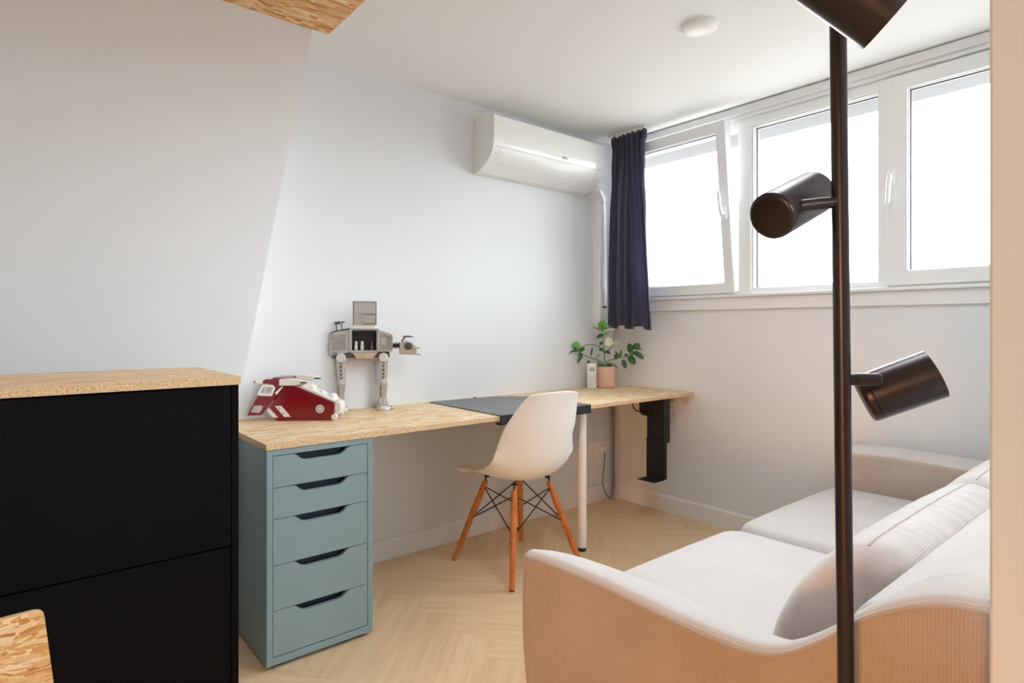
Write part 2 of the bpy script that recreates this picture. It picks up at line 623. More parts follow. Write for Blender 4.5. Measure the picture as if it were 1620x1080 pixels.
def slab(bm, x0, x1, y0, y1, zb, H, rc=0.05, re=0.03, radii=None, nseg=40, bulge=0.0, taper=0.0, base_round=0.0, disp=None, nz=8):
    """rounded-rect footprint cushion block; H(x, y) top height; rc corner radius; re edge radius"""
    rr = radii or (rc, rc, rc, rc)          # corners: (x0,y0),(x1,y0),(x1,y1),(x0,y1)
    cx = ((x0 + rr[0], y0 + rr[0], PI, rr[0]), (x1 - rr[1], y0 + rr[1], 1.5 * PI, rr[1]),
          (x1 - rr[2], y1 - rr[2], 0, rr[2]), (x0 + rr[3], y1 - rr[3], 0.5 * PI, rr[3]))
    base = []
    for k, (ax, ay, a0, r) in enumerate(cx):
        for i in range(9):
            a = a0 + PI / 2 * i / 8
            base.append((ax, ay, math.cos(a), math.sin(a), r))
        bx, by, b0, r2 = cx[(k + 1) % 4]
        pA = Vector((ax + r * math.cos(a0 + PI / 2), ay + r * math.sin(a0 + PI / 2)))
        pB = Vector((bx + r2 * math.cos(b0), by + r2 * math.sin(b0)))
        nx, ny = math.cos(b0), math.sin(b0)
        cnt = max(2, int((pB - pA).length / 0.02))
        for i in range(1, cnt):
            t = i / cnt
            q = pA.lerp(pB, t)
            rq = r + (r2 - r) * t
            base.append((q.x - nx * rq, q.y - ny * rq, nx, ny, rq))
    half = min(x1 - x0, y1 - y0) / 2
    mx, my = (x0 + x1) / 2, (y0 + y1) / 2
    def ring(inset, zf):
        vs = []
        for (ax, ay, nx, ny, r) in base:
            px, py = ax + nx * (r - inset), ay + ny * (r - inset)
            if inset > r:                      # clamp to the inner rectangle / medial line
                px, py = ax + nx * (r - inset), ay + ny * (r - inset)
                px = min(max(px, x0 + inset), x1 - inset) if x1 - x0 > 2 * inset else mx
                py = min(max(py, y0 + inset), y1 - inset) if y1 - y0 > 2 * inset else my
            z = zf(px, py)
            v = Vector((px, py, z))
            if disp:
                v += disp(v, Vector((nx, ny, 0)), inset)
            vs.append(v)
        return vs
    rings = []
    rings.append(ring(0.03, lambda x, y: zb))
    rings.append(ring(0.008 + taper, lambda x, y: zb + 0.003))
    for k in range(nz + 1):
        t = k / nz
        ins = taper * (1 - t) ** 2 - bulge * math.sin(PI * t)
        rings.append(ring(ins, lambda x, y, t=t: zb + 0.012 + (H(x, y) - re - zb - 0.012) * t))
    for k in range(1, 7):
        a = PI / 2 * k / 6
        rings.append(ring(re * (1 - math.cos(a)), lambda x, y, a=a: H(x, y) - re + re * math.sin(a)))
    d = re
    while d < half - 0.001:
        d = min(half, d + 0.018)
        rings.append(ring(d, H))
    b2 = bmesh.new()
    VR = [[b2.verts.new(p) for p in r] for r in rings]
    n = len(base)
    for a, b in zip(VR, VR[1:]):
        for i in range(n):
            j = (i + 1) % n
            b2.faces.new((a[i], a[j], b[j], b[i]))
    b2.faces.new(VR[0][::-1])
    bmesh.ops.remove_doubles(b2, verts=b2.verts, dist=0.00002)
    merge(bm, b2)


# ------------------------------------------------------------------ room shell
CZ = 2.262
def make_floor():
    bm = bmesh.new()
    uvl = bm.loops.layers.uv.new('UVMap')
    tl = bm.faces.layers.float.new('tone')
    W_, L_ = 0.15, 0.75
    n = int(L_ / W_)
    c45 = math.cos(PI / 4)
    rng = random.Random(3)
    def rot(p):
        return ((p[0] * c45 - p[1] * c45) - 2.2, (p[0] * c45 + p[1] * c45) - 2.04)
    g = 0.0002
    for i in range(-60, 61):
        for j in range(-14, 15):
            # herringbone: horizontal plank and vertical plank per cell
            ox, oy = i * W_ + j * 2 * L_ * 0 , i * W_
            ox += j * 2 * L_ 
            for kind in (0, 1):
                if kind == 0:
                    x0, y0, x1, y1 = ox, oy, ox + L_, oy + W_
                else:
                    x0, y0, x1, y1 = ox + L_, oy + W_ - L_, ox + L_ + W_, oy + W_
                    x0, x1 = ox + L_, ox + L_ + W_
                q = [(x0 + g, y0 + g), (x1 - g, y0 + g), (x1 - g, y1 - g), (x0 + g, y1 - g)]
                P = [rot(p) for p in q]
                if max(p[0] for p in P) < -6 or min(p[0] for p in P) > 0.05 or max(p[1] for p in P) < -5.1 or min(p[1] for p in P) > 0.05:
                    continue
                f = bm.faces.new([bm.verts.new((p[0], p[1], 0)) for p in P])
                f[tl] = rng.random()
                r1, r2 = rng.random() * 50, rng.random() * 50
                for lp, p in zip(f.loops, q):
                    a, b = (p[0] - x0, p[1] - y0) if kind == 0 else (p[1] - y0, p[0] - x0)
                    lp[uvl].uv = (a + r1, b + r2)
    for co, no in (((-6, 0, 0), (-1, 0, 0)), ((0.02, 0, 0), (1, 0, 0)), ((0, -5, 0), (0, -1, 0)), ((0, 0.02, 0), (0, 1, 0))):
        bmesh.ops.bisect_plane(bm, geom=bm.verts[:] + bm.edges[:] + bm.faces[:], plane_co=co, plane_no=no, clear_outer=True)
    # dark bed under the joints
    vs = [bm.verts.new(p) for p in ((-6, -5, -0.002), (0.02, -5, -0.002), (0.02, 0.02, -0.002), (-6, 0.02, -0.002))]
    f = bm.faces.new(vs)
    f.material_index = 1
    vs = [bm.verts.new(p) for p in ((-6, -5, -0.1), (0.02, -5, -0.1), (0.02, 0.02, -0.1), (-6, 0.02, -0.1))]
    f = bm.faces.new(vs[::-1])
    f.material_index = 1
    me = bpy.data.meshes.new('floor')
    bm.to_mesh(me)
    bm.free()
    me.materials.append(M['floor'])
    me.materials.append(mat('floor_joint', srgb(184, 150, 112), 0.8))
    o = bpy.data.objects.new('floor', me)
    C.objects.link(o)
    struct(o)


make_floor()
struct(part('ceiling', M['ceil'], None, lambda b: (box(b, -6.1, 0.2, FILL_HOLE[3], 0.1, CZ, CZ + 0.12), box(b, -6.1, 0.2, -5.1, FILL_HOLE[2], CZ, CZ + 0.12),
      box(b, -6.1, FILL_HOLE[0], FILL_HOLE[2], FILL_HOLE[3], CZ, CZ + 0.12), box(b, FILL_HOLE[1], 0.2, FILL_HOLE[2], FILL_HOLE[3], CZ, CZ + 0.12))))  # hole left for the added fill opening
struct(part('wall_back', M['wall'], None, lambda b: box(b, -6.1, 0.2, 0, 0.12, -0.1, CZ)))
# wall projecting in front of the desk wall, its right edge follows the roof pitch
struct(part('wall_left', M['wall'], None, lambda b: prism(b, [(-6.0, 0), (-2.507, 0), (-2.078, CZ), (-6.0, CZ)], 'y', -0.267, 0.0)))
WY0, WY1, WZ0, WZ1 = -2.24, -0.13, 1.262, 2.215
def wr(b):
    box(b, 0, 0.16, -5.1, 0.12, -0.1, WZ0)
    box(b, 0, 0.16, -5.1, 0.12, WZ1, CZ)
    box(b, 0, 0.16, WY1, 0.12, WZ0, WZ1)
    box(b, 0, 0.16, -5.1, WY0, WZ0, WZ1)
struct(part('wall_right', M['wall'], None, wr))
struct(part('wall_behind_sofa', M['wall'], None, lambda b: box(b, -2.1, 0.0, -2.56, -2.46, 0, CZ)))
struct(part('wall_partition', M['wall'], None, lambda b: box(b, -2.2, -2.1, -5.0, -2.382, 0, CZ, 0.003)))
struct(part('wall_rear', M['wall'], None, lambda b: (box(b, -6.1, -3.1, -5.15, -5.0, 0, CZ), box(b, -2.22, 0, -5.15, -5.0, 0, CZ),
            box(b, -3.1, -2.22, -5.15, -5.0, 0, 0.85), box(b, -3.1, -2.22, -5.15, -5.0, 2.15, CZ))))  # unseen gap added in this wall for fill daylight
struct(part('wall_far_left', M['wall'], None, lambda b: box(b, -6.15, -6.0, -5.1, 0.1, 0, CZ)))

def bb(axis):
    def f(b):
        if axis == 'y':
            prism(b, [(0, 0), (-0.014, 0), (-0.014, 0.088), (-0.009, 0.096), (0, 0.096)], 'x', -2.5, 0.0)
        else:
            prism(b, [(0, 0), (-0.014, 0), (-0.014, 0.088), (-0.009, 0.096), (0, 0.096)], 'y', -2.46, -0.014)
    return f
struct(part('baseboard_back', M['trim'], None, bb('y')))
struct(part('baseboard_right', M['trim'], None, bb('x')))
# window board with apron, header mouldings
struct(part('trim_1', M['trim'], None, lambda b: (box(b, -0.016, 0.0, WY0 - .06, -0.12, 1.186, 1.25, 0.003), box(b, -0.034, 0.03, WY0 - .06, -0.12, 1.25, 1.266, 0.004))))
struct(part('trim_2', M['trim'], None, lambda b: (box(b, -0.014, 0.0, WY0 - .06, -0.10, 2.196, 2.216, 0.003), box(b, -0.026, 0.0, WY0 - .06, -0.10, 2.216, 2.256, 0.002))))

# window frame with mullions
def frame(b):
    X0, X1 = 0.004, 0.075
    box(b, X0, X1, WY0, WY1, WZ0, 1.286, 0.003)
    box(b, X0, X1, WY0, WY1, 2.150, WZ1, 0.003)
    box(b, X0 + .0008, X1 - .001, WY1 - 0.04, WY1 - .001, WZ0 + .001, WZ1 - .001, 0.003)
    box(b, X0 + .0008, X1 - .001, WY0 + .001, WY0 + 0.03, WZ0 + .001, WZ1 - .001, 0.003)
    box(b, X0 + .0008, X1 - .001, -0.934, -0.864, WZ0 + .001, WZ1 - .001, 0.003)
    box(b, X0 + .0008, X1 - .001, -1.60, -1.545, WZ0 + .001, WZ1 - .001, 0.003)
struct(part('trim_3', M['pvc'], None, frame))


def sash_ring(b, y0, y1, z0, z1, wy, wz, x0, x1, bev=0.003):
    box(b, x0, x1, y0, y1, z0, z0 + wz, bev)
    box(b, x0, x1, y0, y1, z1 - wz, z1, bev)
    box(b, x0, x1, y0, y0 + wy, z0 + wz * .9, z1 - wz * .9, bev)
    box(b, x0, x1, y1 - wy, y1, z0 + wz * .9, z1 - wz * .9, bev)


def handle(parent, y, z, up):
    """lever handle; origin at the rosette on the sash face, local coords"""
    s = 1 if up else -1
    def f(b):
        box(b, -0.012, 0.0, y - 0.014, y + 0.014, z - 0.035, z + 0.035, 0.006, seg=3)
        tube(b, [(-0.01, y, z), (-0.035, y, z)], 0.009, 12)
        pts = crom([(-0.035, y, z - 0.008 * s), (-0.042, y, z + 0.012 * s), (-0.046, y + 0.002, z + 0.05 * s), (-0.044, y + 0.004, z + 0.085 * s), (-0.048, y + 0.005, z + 0.118 * s)], 5)
        tube(b, pts, [0.0095] * (len(pts) - 4) + [0.009, 0.0085, 0.008, 0.006], 12)
    return part('handle', M['pvc'], parent, f, True, 50)


def sash(name, y0, y1, z0, z1, wy, wz, loc_x, tilt=0.0, hy=None, hz=None, up=True, handle_on=True):
    e = bpy.data.objects.new(name, None)
    C.objects.link(e)
    e['kind'] = 'structure'
    e.location = (loc_x, 0, z0)
    e.rotation_euler = (0, -tilt, 0)
    H = z1 - z0
    part('sash', M['pvc'], e, lambda b: (sash_ring(b, y0, y1, 0, H, wy, wz, 0, 0.06),
         sash_ring(b, y0 + wy - .008, y1 - wy + .008, wz - .008, H - wz + .008, 0.012, 0.012, 0.012, 0.05, 0.002)))
    a = 0.004
    part('gasket', M['gasket'], e, lambda b: sash_ring(b, y0 + wy + .003, y1 - wy - .003, wz + .003, H - wz - .003, a, a, 0.024, 0.036, 0))
    part('pane', M['glass'], e, lambda b: box(b, 0.028, 0.032, y0 + wy + .004, y1 - wy - .004, wz + .004, H - wz - .004))
    if handle_on:
        handle(e, hy, hz - z0, up)
    return e


sash('window_1', -0.852, -0.17, 1.274, 2.182, 0.056, 0.056, -0.014, math.radians(6.4), -0.825, 1.70, True)
sash('window_2', -1.549, -0.930, 1.282, 2.155, 0.016, 0.014, 0.012, 0, handle_on=False)
sash('window_3', -2.232, -1.578, 1.274, 2.186, 0.078, 0.062, -0.014, 0, -1.600, 1.745, False)
# eave outside above the windows
struct(part('trim_4', M['soffit'], None, lambda b: box(b, 0.16, 0.42, -3.0, 0.4, 2.195, 2.26)))


# ------------------------------------------------------------------ OSB boards
def osb_board(name, x0, x1, y0, y1, z0, z1, m, label, cat='board'):
    def f(b):
        b2 = bmesh.new()
        bmesh.ops.create_cube(b2, size=1)
        bmesh.ops.scale(b2, vec=(x1 - x0, y1 - y0, z1 - z0), verts=b2.verts)
        bmesh.ops.translate(b2, vec=((x0 + x1) / 2, (y0 + y1) / 2, (z0 + z1) / 2), verts=b2.verts)
        for fc in b2.faces:
            fc.normal_update()
            fc.material_index = 0 if abs(fc.normal.z) > 0.5 else 1
        merge(b, b2)
    return tag(part(name, [m, M['osb_edge']], None, f), label, cat)


# ceiling board in front of the projecting wall
o = osb_board('ceiling_board', -1.3, 0.0, -0.9, 0.0, -0.018, 0.0, M['osb_warm_lit'], 'warm-lit oriented strand board panel fixed flat under the ceiling at the top left', 'board')
o.location = (-2.018, -0.268, CZ)
o.rotation_euler = (0, 0, 0)

# ------------------------------------------------------------------ desk
DX0, DX1, DY0, DZ = -2.36, 0.0, -0.597, 0.72
dk = thing('desk', 'long pale oriented strand board desktop along the wall with a white round leg', 'desk', (-1.18, -0.3, 0))
def P_(o, wx, wy):
    return o
def dtop(b):
    b2 = bmesh.new()
    bmesh.ops.create_cube(b2, size=1)
    bmesh.ops.scale(b2, vec=(DX1 - DX0 - 0.004, -DY0 - 0.002, 0.018), verts=b2.verts)
    for fc in b2.faces:
        fc.normal_update()
        fc.material_index = 0 if abs(fc.normal.z) > 0.5 else 1
    merge(b, b2)
o = part('tabletop', [M['osb'], M['osb_edge']], dk, dtop)
o.location = ((DX0 + DX1) / 2 + 1.18, DY0 / 2 + 0.3, DZ - 0.009)
for (lx, ly) in ((-0.84, -0.522), (-0.88, -0.085)):
    lg = part('leg', M['leg_white'], dk, lambda b: (cyl(b, (0, 0, 0.02), (0, 0, 0.69), 0.0215, n=28), cyl(b, (0, 0, 0.69), (0, 0, 0.702), 0.045, n=28)), True, 40)
    lg.location = (lx + 1.18, ly + 0.3, 0)
    part('leg_foot', M['lego_black'], lg, lambda b: lathe(b, [(0.012, 0), (0.019, 0.002), (0.0205, 0.012), (0.0205, 0.021)], 28), True, 40)
bt = part('batten', M['osb_edge'], dk, lambda b: box(b, -0.032, 0.0, -0.483, -0.075, 0.655, 0.702, 0.002))
bt.location = (1.18 - 0.001, 0.3, 0)

# desk pad with a folded front lip
pd = thing('desk_pad', 'black desk pad with a folded front lip on the desk behind the white chair', 'desk pad', (-1.13, -0.3, DZ))
def padf(b):
    x0, x1 = -0.285, 0.262
    yb, yf = 0.262, -0.303
    pts = [(x0, yf), (x1, yf), (x1 - 0.0, 0.06), (x1 - 0.02, 0.12), (x1 - 0.06, 0.19), (x1 - 0.13, 0.235), (x1 - 0.2, 0.25), (x0 + 0.05, 0.272), (x0 + .012, 0.27)]
    prism(b, pts, 'z', 0.0005, 0.005, 0, 0.0012)
part('mat', M['pad'], pd, padf)
def lipf(b):
    prism(b, [(-0.298, 0.0045), (-0.304, 0.0045), (-0.306, 0.002), (-0.306, -0.034), (-0.303, -0.037), (-0.270, -0.037), (-0.268, -0.033), (-0.270, -0.031), (-0.2985, -0.031)], 'x', -0.285, 0.262)
part('front_lip', M['pad_edge'], pd, lipf)
part('grommet', M['pad_edge'], pd, lambda b: lathe(b, [(0.0, 0.007), (0.008, 0.007), (0.010, 0.0045)], 16, Matrix.Translation((0.0, 0.268, 0.0))))

# ------------------------------------------------------------------ drawer unit
du = thing('drawer_unit', 'grey-turquoise unit of five drawers with scooped grips under the left end of the desk', 'drawer unit', (-2.173, -0.31, 0))
W2, Yf, Yb, Z0, Z1 = 0.183, -0.282, 0.27, 0.013, 0.7005
def body(b):
    box(b, -W2, -W2 + 0.019, Yf, Yb, Z0, Z1, 0.0012)
    box(b, W2 - 0.019, W2, Yf, Yb, Z0, Z1, 0.0012)
    box(b, -W2 + 0.0185, W2 - 0.0185, Yf, Yb, Z1 - 0.019, Z1, 0.0012)
    box(b, -W2 + 0.0185, W2 - 0.0185, Yf, Yb, Z0, Z0 + 0.024, 0.0012)
    box(b, -W2 + 0.0185, W2 - 0.0185, Yb - 0.008, Yb - 0.002, Z0 + 0.02, Z1 - 0.015)
part('carcass', M['teal'], du, body)
part('plinth', M['lego_black'], du, lambda b: box(b, -W2 + 0.02, W2 - 0.02, Yf + 0.02, Yb - 0.02, 0, Z0))
hs = [130, 127, 187, 183, 185]
tot = sum(hs)
zt = Z1 - 0.0205
usable = (Z1 - 0.019) - (Z0 + 0.024) - 0.003
for i, h in enumerate(hs):
    hh = usable * h / tot
    zb_ = zt - hh + 0.002
    wI = W2 - 0.0205
    d = thing('drawer', '', '', (0, 0, 0))
    bpy.data.objects.remove(d)
    def front(b, zt=zt, zb_=zb_):
        c = 0.098
        pts = [(-wI, zb_), (wI, zb_), (wI, zt), (c, zt)]
        pts += [(c - 0.010, zt - 0.004), (c - 0.022, zt - 0.015), (c - 0.032, zt - 0.0215), (c - 0.046, zt - 0.024)]
        pts += [(-c + 0.046, zt - 0.024), (-c + 0.032, zt - 0.0215), (-c + 0.022, zt - 0.015), (-c + 0.010, zt - 0.004), (-c, zt), (-wI, zt)]
        prism(b, pts, 'y', Yf + 0.001, Yf + 0.017, 0)
    dr = part('drawer', M['teal'], du, front)
    part('drawer_box', M['teal_in'], dr, lambda b, zt=zt, zb_=zb_: (box(b, -wI + .012, wI - .012, Yf + 0.05, Yb - 0.03, zb_ + .01, zt - 0.004), ))
    zt = zb_ - 0.002

# ------------------------------------------------------------------ black cabinet
bc = thing('cabinet', 'black sideboard with two tiers of flat fronts at the left edge', 'cabinet', (-3.3, -0.93, 0))
CXR = -2.588 + 3.3
part('carcass', M['black'], bc, lambda b: box(b, -1.25, CXR, -0.176, 0.2, 0.0, 0.9655, 0.0015))
def cf(z0, z1):
    def f(b):
        box(b, -1.25, CXR - 0.013, -0.194, -0.177, z0, z1, 0.0012)
    return f
part('upper_front', M['black'], bc, cf(0.6095, 0.962))
part('lower_front', M['black'], bc, cf(0.01, 0.6065))
part('side_panel', M['black'], bc, lambda b: box(b, CXR - 0.011, CXR + 0.004, -0.192, 0.2, 0.0, 0.9655, 0.001))
def ctop(b):
    b2 = bmesh.new()
    bmesh.ops.create_cube(b2, size=1)
    bmesh.ops.scale(b2, vec=(1.977, 0.399, 0.018), verts=b2.verts)
    for fc in b2.faces:
        fc.normal_update()
        fc.material_index = 0 if abs(fc.normal.z) > 0.5 else 1
    merge(b, b2)
o = part('top', [M['osb'], M['osb_edge']], bc, ctop)
o.location = (-3.5715 + 3.3, -0.9345 + 0.93, 0.975)
o['label'] = 'pale oriented strand board top'
# rounded OSB board standing against the cabinet
def leanb(b):
    pts = [(-3.7, 0.0), (-2.868, 0.0), (-2.9265, 0.556), (-2.9285, 0.564), (-2.934, 0.570), (-2.942, 0.572), (-3.7, 0.560)]
    prism(b, pts, 'y', -1.131, -1.1245)
tag(part('leaning_board', [M['osb_up'], M['osb_edge']], None, leanb), 'warm-lit oriented strand board with rounded corner against the black cabinet front', 'board')

# ------------------------------------------------------------------ air conditioner
ac = thing('air_conditioner', 'glossy white wall air conditioner mounted just under the ceiling', 'air conditioner', (-0.70, 0, 1.89))
AX0, AX1 = -0.414, 0.410
prof = [(0.0, 0.004), (-0.03, 0.006), (-0.062, 0.018), (-0.10, 0.036), (-0.135, 0.063), (-0.158, 0.092), (-0.170, 0.122), (-0.175, 0.16), (-0.176, 0.20), (-0.174, 0.262), (-0.171, 0.274), (-0.162, 0.280), (-0.12, 0.292), (-0.06, 0.302), (0.0, 0.305)]
def acb(b):
    prism(b, [(y + (0.003 if 0 < i < len(prof) - 1 else 0), z) for i, (y, z) in enumerate(prof)], 'x', AX0 + 0.004, AX1 - 0.004, 0)
part('housing', M['white_m'], ac, acb, True, 40)
def acf(b):
    # glossy front cover following the profile
    fr = [p for p in prof if p[0] <= -0.02 and p[1] <= 0.281 or p[1] < 0.01]
    fr = prof[1:12]
    dense = crom([(0, y, z) for y, z in fr], 5)
    outer = [(p.y - 0.002, p.z) for p in dense]
    inner = [(p.y + 0.005, p.z + (0.002 if p.z < 0.1 else -0.001)) for p in dense][::-1]
    prism(b, outer + inner, 'x', AX0, AX1)
part('front_cover', M['white_ac'], ac, acf, True, 40)
def prof_at(z):
    best = None
    for (y0, z0), (y1, z1) in zip(prof[:12], prof[1:12]):
        if z0 <= z <= z1:
            t = (z - z0) / (z1 - z0 + 1e-9)
            return y0 + (y1 - y0) * t
    return -0.176
def pl(x, z, off=0.0026):
    return Vector((x, prof_at(z) - off, z))
def acs(b):
    r = 0.0009
    tube(b, [pl(x, 0.118) for x in (AX0 + .01, -.2, 0, .2, AX1 - .01)], r, 6)
    zz = [0.116, 0.105, 0.095, 0.085, 0.075, 0.065, 0.055, 0.047]
    tube(b, [pl(AX0 + 0.048 - 0.0 * k, z) for k, z in enumerate(zz)], r, 6)
    tube(b, [pl(AX1 - 0.048, z) for z in zz], r, 6)
    tube(b, [pl(x, 0.047) for x in (AX0 + .048, -.2, 0, .2, AX1 - .048)], r, 6)
part('flap_seam', M['grey_line'], ac, acs)
def acl(b):
    # round emblem and two letters on the lower edge of the cover
    z = 0.142
    m = Matrix.Translation((0.075, prof_at(z) - 0.0042, z)) @ Matrix.Rotation(PI / 2, 4, 'X')
    lathe(b, [(0.0, 0.0), (0.007, 0.0), (0.007, 0.0008), (0, 0.0008)], 20, m)
    y = prof_at(z) - 0.0048
    def bar(x0, x1, z0, z1):
        box(b, x0, x1, y, y + 0.0015, z0, z1)
    bar(0.088, 0.0902, z - .006, z + .006); bar(0.088, 0.095, z - .006, z - .004)           # L
    bar(0.098, 0.1002, z - .006, z + .006); bar(0.098, 0.106, z + .004, z + .006)
    bar(0.098, 0.106, z - .006, z - .004); bar(0.104, 0.106, z - .006, z + .001); bar(0.1025, 0.106, z - .0005, z + .0015)  # G
part('logo', M['logo'], ac, acl)
part('status_mark', M['logo'], ac, lambda b: box(b, AX0 + .022, AX0 + .030, prof_at(.085) - .0048, prof_at(.085) - .003, .082, .088))
part('status_mark', M['logo'], ac, lambda b: box(b, 0.36, 0.385, prof_at(.128) - .0045, prof_at(.128) - .003, .1262, .1276))
def acside(b):
    tube(b, [Vector((AX0 - 0.0005, y - 0.001, z)) for y, z in prof[:12]], 0.002, 6)
part('edge_trim', M['white_ac'], ac, acside, True)

# pipe cover running from the unit down the corner
pc = thing('pipe_cover', 'white rounded pipe trunking running down the corner from the air conditioner', 'pipe cover', (-0.15, 0, 1.09))
def pcf(b):
    def cross(bm2, pts, w):
        rings = []
        for i, p in enumerate(pts):
            d = (pts[min(i + 1, len(pts) - 1)] - pts[max(0, i - 1)]).normalized()
            s = Vector((d.z, 0, -d.x))
            ring = []
            for a, bdep in ((-1, 0), (-1, .6), (-.86, .88), (-.5, 1), (.5, 1), (.86, .88), (1, .6), (1, 0)):
                ring.append(bm2.verts.new(p + s * (w * a) + Vector((0, -0.058 * bdep, 0))))
            rings.append(ring)
        for r1, r2 in zip(rings, rings[1:]):
            for k in range(7):
                bm2.faces.new((r1[k], r1[k + 1], r2[k + 1], r2[k]))
        bm2.faces.new(rings[0]); bm2.faces.new(rings[-1][::-1])
    b2 = bmesh.new()
    pts = [Vector(p) for p in ((-0.11, 0, .842), (-0.05, 0, .838), (-0.025, 0, .825), (-0.006, 0, .80), (0, 0, 0.77))]
    cross(b2, crom(pts, 4), 0.042)
    cross(b2, [Vector((0, 0, 0.772)), Vector((0, 0, 0.12))], 0.0385)
    cross(b2, crom([(0, 0, 0.13), (0.0, 0, .07), (0.012, 0, 0.035), (0.04, 0, 0.015), (0.1, 0, 0.012)], 4), 0.042)
    merge(b, b2)
part('trunking', M['white_ac'], pc, pcf, True, 40)

jb = tag(part('junction_box', M['white_m'], None, lambda b: box(b, -0.035, -0.0, -0.17, -0.075, 1.072, 1.128, 0.006, seg=3), True), 'small white wall box half hidden under the curtain hem', 'junction box')

# ------------------------------------------------------------------ curtain
ct = thing('curtain', 'dark blue pleated curtain gathered in the corner beside the windows', 'curtain', (-0.155, -0.245, 1.10))
def curtain_pt(u, v, seed=0.0):
    """u 0..1 across, v 0..1 from hem to top"""
    spread = interp([(0, 1.0), (0.6, 0.93), (0.80, 0.84), (0.93, 0.80), (0.97, 0.88), (1, 0.88)], v)
    y = (0.150 - 0.300 * u) * spread + 0.010 * math.sin(6 * u + 3 * v) - 0.004
    y -= 0.02 * (1 - v) * u
    ph = 6.0 * 2 * PI * (u + 0.035 * math.sin(5 * u + 1.5 * v) + 0.015 * math.sin(13 * u))
    low = sm(0.86, 0.70, v)
    amp = interp([(0, 0.026), (0.5, 0.023), (0.80, 0.018), (0.90, 0.014), (1, 0.014)], v) * (0.75 + 0.3 * math.sin(11 * u + 1.3))
    x = amp * math.sin(ph) + (1 - low) * 0.008 * math.sin(3 * ph) + 0.004 * low * math.sin(2.3 * ph + 5 * v)
    y += 0.35 * amp * math.cos(ph) * low
    z = -0.005 + 1.153 * v + (1 - v) * (0.010 * math.sin(ph * 0.5 + 1) - 0.014 * u) - 0.004 * (v ** 8) * (1 + math.sin(2 * ph))
    return Vector((x, y, z))
def cur(b):
    nu, nv = 230, 60
    b2 = bmesh.new()
    g_ = [[b2.verts.new(curtain_pt(i / nu, j / nv)) for i in range(nu + 1)] for j in range(nv + 1)]
    for j in range(nv):
        for i in range(nu):
            b2.faces.new((g_[j][i], g_[j][i + 1], g_[j + 1][i + 1], g_[j + 1][i]))
    merge(b, b2)
o = part('fabric', M['curtain'], ct, cur, True, 180)
md = o.modifiers.new('thick', 'SOLIDIFY'); md.thickness = 0.0016; md.offset = 0
def tape(b):
    for j in (0.955, 0.985):
        tube(b, [curtain_pt(i / 240, j) + Vector((-0.003, 0, 0)) for i in range(241)], 0.002, 5)
part('heading_tape', M['curtain'], ct, tape, True)
rl = tag(part('curtain_rail', M['pvc'], None, lambda b: box(b, -0.163, -0.147, -0.375, -0.10, 2.250, 2.2615, 0.002)), 'white curtain track on the ceiling above the dark curtain', 'curtain rail')

# ------------------------------------------------------------------ downlight
dl = thing('ceiling_light', 'small round white disc light on the ceiling', 'ceiling light', (-0.928, -1.228, CZ))
part('rim', M['white_m'], dl, lambda b: lathe(b, [(0.0, 0), (0.066, 0), (0.067, -0.010), (0.064, -0.016), (0.060, -0.018)], 48), True, 40)
part('diffuser', M['lego_white'], dl, lambda b: lathe(b, [(0.0, -0.016), (0.060, -0.0165), (0.052, -0.020), (0.0, -0.0215)], 48), True, 40)

# ------------------------------------------------------------------ socket and cables
so = thing('wall_socket', 'white double wall socket low on the wall right of the desk leg', 'socket', (-0.165, 0, 0.328))
part('faceplate', M['white_m'], so, lambda b: box(b, -0.083, 0.083, -0.010, 0, -0.044, 0.044, 0.003))
part('switch', M['grey_line'], so, lambda b: (box(b, -0.05, -0.042, -0.012, -0.009, -0.005, 0.005, 0.001)))
part('plug', M['white_m'], so, lambda b: (box(b, 0.02, 0.062, -0.034, -0.010, -0.026, 0.022, 0.006), ))
def cb(b):
    pts = [(-0.12, -0.03, 0.31), (-0.12, -0.035, 0.27), (-0.133, -0.035, 0.2), (-0.145, -0.04, 0.11), (-0.12, -0.05, 0.04), (-0.085, -0.055, 0.016), (-0.058, -0.045, 0.035), (-0.04, -0.032, 0.09), (-0.034, -0.028, 0.2), (-0.034, -0.028, 0.4), (-0.034, -0.026, 0.60), (-0.036, -0.028, 0.699)]
    tube(b, crom(pts, 8), 0.0035, 8)
tag(part('power_cable', M['cable_dark'], None, cb, True), 'thin grey power cable looping from the wall socket to the corner', 'cable')
def cs(b):
    tube(b, crom([(-0.02, -0.022, 0.699), (-0.02, -0.022, 0.4), (-0.021, -0.022, 0.2), (-0.024, -0.026, 0.08), (-0.045, -0.03, 0.02)], 8), 0.0075, 10)
tag(part('cable_sleeve', M['cable'], None, cs, True), 'thicker grey cable sleeve running vertically down the room corner', 'cable')

# ------------------------------------------------------------------ computer holder under the desk
ch = thing('computer_holder', 'black metal computer holder hanging under the right end of the desk', 'holder', (-0.22, -0.49, 0.70))
def chf(b):
    pts = [(0.105, 0.0), (0.105, -0.085), (0.09, -0.108), (0.05, -0.112), (0.05, -0.45), (-0.062, -0.45), (-0.062, 0.0)]
    prism(b, pts, 'x', -0.004, 0.0)
    box(b, -0.012, -0.0, -0.062, 0.105, -0.006, 0.0)
    box(b, -0.004, 0.05, -0.064, -0.0605, -0.25, 0.0)
part('back_plate', M['blackmetal'], ch, chf)
part('slider', M['blackmetal'], ch, lambda b: (box(b, -0.0075, -0.004, -0.064, 0.052, -0.45, -0.23, 0.0006), box(b, -0.0075, 0.02, -0.066, -0.0625, -0.45, -0.23)))
part('foot_plate', M['blackmetal'], ch, lambda b: box(b, -0.088, 0.0, -0.064, 0.052, -0.4545, -0.4505, 0.0008))
